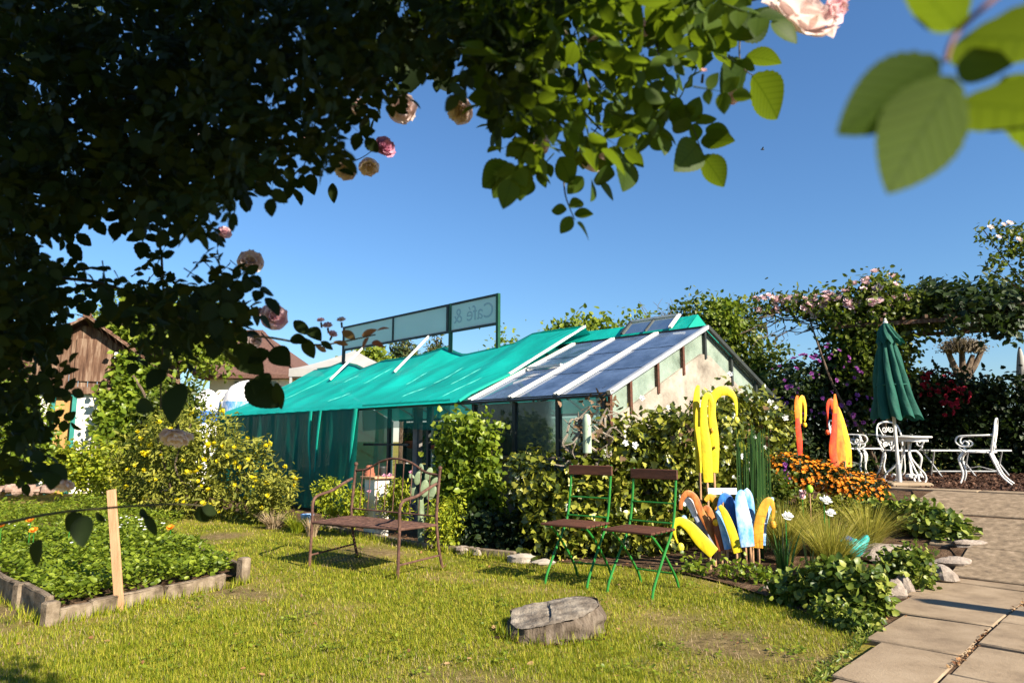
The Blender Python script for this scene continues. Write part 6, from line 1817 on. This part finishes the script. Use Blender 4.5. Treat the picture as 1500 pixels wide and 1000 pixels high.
def rlink(V, F, mat, nm='foliage', uv=None):
    me = npmesh(nm, V, F, mat, True)
    uv = LUV if uv is None else uv
    a_ = me.attributes.new('leafco', 'FLOAT_VECTOR', 'POINT')
    a_.data.foreach_set('vector', np.concatenate([uv, np.zeros((len(uv), 1))], 1).astype(np.float32).ravel())
    return link(nm, me, rose)
def px_cloud(n, bottom, Y0, Y1, top=-60):
    A = np.array(bottom, float); out = []
    x0, x1 = A[0, 0], A[-1, 0]
    hmax = A[:, 1].max() - top
    while len(out) < n:
        px = rng.uniform(x0, x1); by = np.interp(px, A[:, 0], A[:, 1]); py = rng.uniform(top, top + hmax)
        if py > by: continue
        k_ = np.interp(px, [200, 420, 760], [1.0, .72, .70]) if Y1 > 1.8 else 1.0
        out.append(at(px, py, rng.uniform(Y0, Y1) * k_))
    return np.array(out)
def randdir(n, bias, amt=1.0): return rng.normal(size=(n, 3)) * amt + np.array(bias, float)
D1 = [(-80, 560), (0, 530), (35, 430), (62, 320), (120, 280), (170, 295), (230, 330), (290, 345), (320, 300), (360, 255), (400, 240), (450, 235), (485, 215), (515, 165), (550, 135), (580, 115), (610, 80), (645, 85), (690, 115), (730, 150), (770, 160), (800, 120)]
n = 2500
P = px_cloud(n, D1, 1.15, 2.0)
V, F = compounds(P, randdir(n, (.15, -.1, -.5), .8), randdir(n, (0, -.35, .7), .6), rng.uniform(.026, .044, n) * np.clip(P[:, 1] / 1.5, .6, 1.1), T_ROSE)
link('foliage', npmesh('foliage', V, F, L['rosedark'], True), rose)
D2 = [(-60, 690), (0, 690), (45, 690), (62, 690), (74, 520), (95, 430), (140, 405), (190, 420), (225, 530), (262, 540), (285, 500), (325, 480), (352, 465), (372, 400), (400, 320), (430, 270)]
n = 300
P = px_cloud(n, D2, 1.3, 2.0, 380)
V, F = compounds(P, randdir(n, (.1, -.1, -.6), .7), randdir(n, (0, -.4, .6), .6), rng.uniform(.026, .042, n), T_ROSE)
link('foliage', npmesh('foliage', V, F, L['rosedark'], True), rose)
D3 = [(740, 200), (770, 235), (820, 225), (860, 195), (900, 205), (940, 190), (980, 185), (1020, 150), (1050, 90), (1090, 30), (1110, 0)]
n = 180
P = px_cloud(n, D3, .85, 1.25)
V, F = compounds(P, randdir(n, (.25, -.1, -.3), .8), randdir(n, (.38, .15, .85), .45), rng.uniform(.028, .042, n), T_ROSEF)
rlink(V, F, L['rose'])
n = 60
P = px_cloud(n, [(660, 130), (700, 150), (760, 200), (830, 190)], .85, 1.2)
V, F = compounds(P, randdir(n, (.25, -.1, -.3), .8), randdir(n, (.38, .15, .85), .45), rng.uniform(.028, .042, n), T_ROSEF)
rlink(V, F, L['rose'])
# unseen canopy above the frame, added and shaped to shade the rose mass
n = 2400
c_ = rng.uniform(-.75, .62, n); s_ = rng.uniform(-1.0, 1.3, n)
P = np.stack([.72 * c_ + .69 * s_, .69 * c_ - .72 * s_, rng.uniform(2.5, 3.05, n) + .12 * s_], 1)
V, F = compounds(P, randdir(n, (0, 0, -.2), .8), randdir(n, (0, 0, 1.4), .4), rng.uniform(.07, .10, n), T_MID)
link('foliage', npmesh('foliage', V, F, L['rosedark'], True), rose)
# leaves placed along the outline: base, tip, width factor
LL = [((1103, 111), (1142, 174), .95), ((1094, 93), (1053, 146), .95), ((1092, 82), (1145, 91), .9), ((1086, 60), (1126, 12), .9), ((1080, 66), (1031, 55), .95), ((966, 68), (1010, 34), .95), ((1024, 210), (990, 249), .9), ((1026, 206), (1076, 205), .9), ((1030, 228), (1062, 273), .95),
      ((1012, 188), (984, 183), .9), ((1006, 180), (1026, 142), .9), ((914, 224), (915, 279), 1.0), ((900, 256), (868, 262), .9), ((867, 262), (867, 295), .9), ((880, 270), (900, 293), .85), ((854, 259), (831, 284), .9), ((830, 307), (807, 308), .8), ((841, 313), (869, 313), .8), ((838, 317), (821, 342), .85), ((846, 326), (864, 351), .85), ((853, 294), (834, 303), .8),
      ((748, 240), (707, 274), 1.1), ((750, 242), (724, 291), 1.05), ((761, 240), (763, 294), .9), ((737, 216), (714, 222), .9), ((770, 238), (808, 268), 1.0), ((820, 230), (838, 270), 1.0), ((795, 232), (790, 262), 1.0),
      ((944, 40), (1000, 62), 1.1), ((985, 88), (1022, 100), 1.0), ((1012, 60), (1040, 5), 1.1), ((960, 130), (935, 165), 1.0), ((975, 150), (1003, 178), 1.0), ((930, 170), (905, 195), 1.0), ((950, 195), (985, 215), 1.0),
      ((345, 505), (385, 548), 1.0), ((360, 560), (408, 596), 1.0), ((395, 515), (362, 530), 1.1), ((398, 510), (424, 535), 1.1), ((392, 545), (375, 580), 1.05), ((405, 560), (412, 600), .6), ((430, 470), (455, 490), .8), ((425, 495), (450, 500), .75), ((445, 495), (460, 525), .8), ((452, 480), (470, 498), .8), ((470, 500), (488, 512), .7), ((330, 505), (300, 520), 1.0), ((325, 480), (340, 510), 1.0), ((265, 560), (250, 620), .9), ((240, 540), (215, 570), 1.0), ((200, 590), (225, 600), .8),
      ((120, 752), (96, 778), 1.1), ((122, 754), (120, 800), .95), ((140, 750), (155, 765), .7), ((205, 745), (217, 760), .7), ((290, 742), (305, 765), .9), ((296, 742), (318, 752), .9), ((212, 752), (230, 785), .5), ((60, 790), (50, 830), .9),
      ((430, 262), (423, 290), .9), ((452, 255), (460, 285), .9), ((487, 268), (489, 298), .7), ((535, 170), (537, 205), .6), ((610, 95), (600, 135), 1.3), ((640, 105), (660, 135), 1.1), ((560, 88), (515, 120), 1.5)]
def litleaf(rows, Y, nm, mat, tilt=.35, dY=.06):
    P = []; U = []; Nn = []; S = []
    tv, tf = T_ROSEF; parts = []
    for (b, e, wf_) in rows:
        Yb = Y(b) if callable(Y) else Y
        p = at(b[0], b[1], Yb); q = at(e[0], e[1], Yb + rng.uniform(-dY, dY) * .5)
        u = q - p; l = np.linalg.norm(u)
        lit = b[0] > 700
        k_ = rng.random()
        base_n = (V3(.45, .15, .8) if k_ < .5 else V3(0, .6, .6) if k_ < .8 else V3(.35, -.85, .3)) if lit else V3(0, -1, .25)
        nn = nrm(base_n + rng.normal(size=3) * tilt * .5)
        t2 = (tv * np.array([1, wf_ * (1.15 if lit else 1.0), 1]), tf)
        parts.append(leaves(p[None], u[None], nn[None], [l], t2))
    V, F = joinvf(parts)
    return rlink(V, F, mat, nm, np.tile(tv[:, :2], (len(rows), 1)))
litleaf([r for r in LL if r[0][0] > 700], 1.08, 'outer_leaves', L['rose'])
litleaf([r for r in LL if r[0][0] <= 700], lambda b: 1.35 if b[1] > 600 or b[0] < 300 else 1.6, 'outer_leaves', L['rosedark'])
litleaf([((530, 492), (552, 482), .6), ((520, 496), (500, 484), .6), ((545, 500), (562, 508), .5), ((540, 494), (530, 512), .5), ((510, 505), (488, 500), .5), ((552, 484), (570, 480), .5), ((478, 515), (462, 506), .6)], 1.7, 'young_leaves', L['rosered'])
# canes
m = MB()
def cane(pts, r, Y=None):
    m.tube(rod_path([at(*p) if len(p) == 3 else at(p[0], p[1], Y) for p in pts], 6), np.linspace(r, r * .35, 6 * (len(pts) - 1) + 1), 7)
cane([(-80, 160, 1.5), (60, 180, 1.5), (300, 100, 1.45), (560, 60, 1.4), (760, 90, 1.3), (880, 190, 1.25)], .006)
cane([(-80, 400, 1.7), (100, 408, 1.65), (180, 425, 1.6), (300, 480, 1.6), (400, 495, 1.6), (470, 505, 1.7), (550, 490, 1.7)], .005)
cane([(-60, 782, 1.35), (20, 763, 1.35), (90, 750, 1.35), (180, 742, 1.37), (260, 738, 1.38), (310, 742, 1.4)], .0035)
cane([(760, -60, 1.25), (800, 10, 1.25), (840, 70, 1.2), (880, 185, 1.2)], .006)
cane([(860, 60, 1.15), (960, 25, 1.12), (1080, 5, 1.1), (1180, -20, 1.0)], .005)
cane([(960, 30, 1.1), (966, 90, 1.1), (980, 110, 1.1)], .002)
cane([(1086, 20, 1.08), (1084, 90, 1.08), (1103, 111, 1.08)], .002)
cane([(920, 150, 1.12), (970, 160, 1.1), (1005, 170, 1.08), (1028, 222, 1.08)], .0022)
cane([(825, 240, 1.1), (828, 285, 1.1), (842, 322, 1.08)], .002)
cane([(-60, -40, 1.6), (120, 60, 1.6), (230, 330, 1.7), (235, 600, 1.75)], .006)
cane([(500, 175, 1.6), (525, 150, 1.6), (560, 148, 1.6)], .002)
cane([(470, 230, 1.6), (520, 235, 1.6), (556, 212, 1.6)], .002)
m.tube(rod_path([(-1.9, 1.3, -.05), (-1.95, 1.35, .8), (-1.8, 1.3, 1.7), (-1.3, 1.1, 2.4), (-.4, .6, 2.8), (.4, -.2, 2.9)]), np.linspace(.022, .008, 41), 8)
m.tube(rod_path([(-2.0, 1.1, -.05), (-2.05, 1.2, .8), (-1.7, 1.6, 1.5), (-1.2, 1.6, 1.9), (-.5, 1.4, 2.1)]), np.linspace(.02, .006, 33), 8)
m.build('canes', M['cane'], rose)
# blooms
def bloom_mesh(r, mat, name):
    P = []; U = []; Nn = []; S = []
    for ring, (cnt, el, sc_) in enumerate(((7, .05, 1.0), (7, .45, .95), (6, .85, .8), (5, 1.2, .6), (4, 1.4, .45))):
        for i in range(cnt):
            an = 2 * math.pi * (i + .5 * (ring % 2)) / cnt + rng.uniform(-.2, .2); e = el + rng.uniform(-.12, .12)
            u = V3(math.cos(an) * math.cos(e), math.sin(an) * math.cos(e), math.sin(e))
            P.append(u * .08 * r); U.append(u); Nn.append(V3(-math.cos(an) * math.sin(e), -math.sin(an) * math.sin(e), math.cos(e))); S.append(r * sc_)
    pv = []; pf = []
    nu, nv = 5, 4
    for i in range(nu + 1):
        t = i / nu; wdt = .16 + .42 * math.sin(min(1, t * 1.15) * math.pi * .62)
        for j in range(nv + 1):
            s_ = (j / nv - .5) * 2
            pv.append((t - .10 * s_ * s_ * (t > .8), s_ * wdt, .28 * t * t + .16 * s_ * s_ * t - .12 * (t > .9) * (1 - abs(s_))))
    for i in range(nu):
        for j in range(nv):
            a = i * (nv + 1) + j; pf += [(a, a + nv + 1, a + nv + 2), (a, a + nv + 2, a + 1)]
    V, F = leaves(np.array(P), np.array(U), np.array(Nn), S, (np.array(pv), np.array(pf)))
    return npmesh(name, V, F, mat, True)
bm1 = bloom_mesh(.042, L['blush'], 'rose_bloom'); bm2 = bloom_mesh(.042, L['pink'], 'rose_bloom'); bm3 = bloom_mesh(.042, L['deeppink'], 'rose_bloom')
BL = [(1160, 42, 118, .95, bm1, (.3, -.62, .5)), (1215, 12, 55, .95, bm2, (.5, -.5, -.3)), (587, 158, 44, 1.55, bm1, (.4, -.6, -.5)), (677, 160, 42, 1.45, bm1, (-.3, -.6, -.5)), (561, 218, 34, 1.6, bm3, (.6, -.6, .2)), (508, 246, 34, 1.6, bm1, (-.2, -.6, -.6)), (540, 242, 30, 1.58, bm1, (.2, -.5, -.7)), (524, 155, 28, 1.6, bm1, (0, -.6, -.6)),
      (866, 228, 50, 1.25, bm1, (.3, -.8, -.2)), (788, 212, 34, 1.3, bm1, (0, -.8, -.3)), (367, 386, 36, 1.75, bm1, (.3, -.8, .2)), (400, 465, 38, 1.7, bm2, (.5, -.7, .1)), (386, 462, 24, 1.7, bm3, (-.1, -.7, .5)), (328, 342, 20, 1.85, bm2, (.5, -.6, .3)), (259, 632, 44, 1.5, bm1, (.1, -.4, -.9)), (92, 702, 34, 1.4, bm1, (0, -.5, -.8)), (1072, 142, 22, 1.05, bm2, (.4, -.7, -.3)), (940, 45, 30, 1.1, bm2, (0, -.8, .2)), (925, 18, 24, 1.1, bm1, (0, -.7, .4)), (176, 458, 34, 1.6, bm1, (0, -.6, -.7)), (300, 205, 22, 2.1, bm1, (.2, -.7, .4)), (290, 135, 22, 2.2, bm1, (.2, -.7, .4)), (238, 8, 20, 2.2, bm1, (0, -.7, .4)), (450, 200, 18, 2.2, bm2, (0, -.7, .3)), (372, 500, 22, 1.65, bm1, (.2, -.8, .1)), (500, 470, 13, 1.7, bm1, (0, -.5, .8)), (480, 478, 14, 1.7, bm2, (0, -.5, .8)), (487, 490, 13, 1.7, bm2, (.4, -.5, .6)), (470, 470, 11, 1.7, bm2, (0, -.5, .8)), (1030, 105, 12, 1.05, bm2, (0, -.5, .8))]
for px, py, d, Y, me, dr_ in BL:
    s_ = d * mpp(Y) * .5 / .042
    scatter('rose_bloom', me, rose, [at(px, py, Y)], [dr_], s_, s_)
    o = MB(); e = nrm(V3(*dr_)); c = at(px, py, Y)
    o.tube([c - e * .018, c - e * .004], [.0025, .005 * min(1.3, s_ + .3)], 6); o.build('calyx', M['cane'], rose)
# out-of-focus shoot close to the lens at the top right
shoot = thing('rose_shoot', 'big blurred rose leaves close to the lens at the top right corner', 'rose shoot', at(1600, 0, .42))
YB = .26
parts = []
DK, BR = (.25, .72, .55), (.42, .12, .8)
for b, e, wf_, dy, n_ in (((1378, 88), (1224, 196), .82, 0, DK), ((1398, 112), (1298, 284), .92, .0, (.34, .6, .6)), ((1402, 42), (1310, -60), .9, .01, BR), ((1415, 40), (1372, -60), .8, .02, BR), ((1405, 55), (1600, 60), 1.1, .02, BR), ((1400, 95), (1480, 95), .7, .03, DK), ((1395, 150), (1600, 170), 1.0, .01, BR), ((1470, 110), (1590, 260), .8, .03, BR)):
    p = at(b[0], b[1], YB + dy); q = at(e[0], e[1], YB + dy + .01); u = q - p
    tv, tf = T_ROSEF
    parts.append(leaves(p[None], u[None], nrm(V3(*n_))[None], [np.linalg.norm(u)], (tv * np.array([1, wf_, .5]), tf)))
V, F = joinvf(parts); lv = rlink(V, F, L['rose'], 'leaves', np.tile(T_ROSEF[0][:, :2], (8, 1))); lv.parent = shoot; lv.matrix_parent_inverse = Matrix.Translation(-Vector(shoot.location))
m = MB(); m.tube(rod_path([at(1560, -80, .36), at(1480, -20, YB), at(1405, 45, YB), at(1385, 90, YB)]), .0012, 6); m.build('stem', M['cane_red'], shoot)

# the speck of a bird high in the sky
bc = at(1117, 219, 45)
bd = thing('bird', 'tiny dark bird flying alone high in the blue sky', 'bird', bc)
MB().ball(bc, .09, 10, 8, (1.5, .6, .55)).build('body', M['darkmetal'], bd)
for sx in (-1, 1):
    m = MB(); m.add([bc + V3(.06, 0, .02), bc + V3(-.05, 0, .02), bc + V3(-.08, sx * .22, .07), bc + V3(-.01, sx * .25, .08), bc + V3(.06, 0, .035), bc + V3(-.05, 0, .03), bc + V3(-.08, sx * .22, .075), bc + V3(-.01, sx * .25, .085)], [(0, 1, 2, 3), (7, 6, 5, 4), (0, 3, 7, 4), (1, 5, 6, 2), (2, 6, 7, 3), (0, 4, 5, 1)])
    m.build('wing', M['darkmetal'], bd)
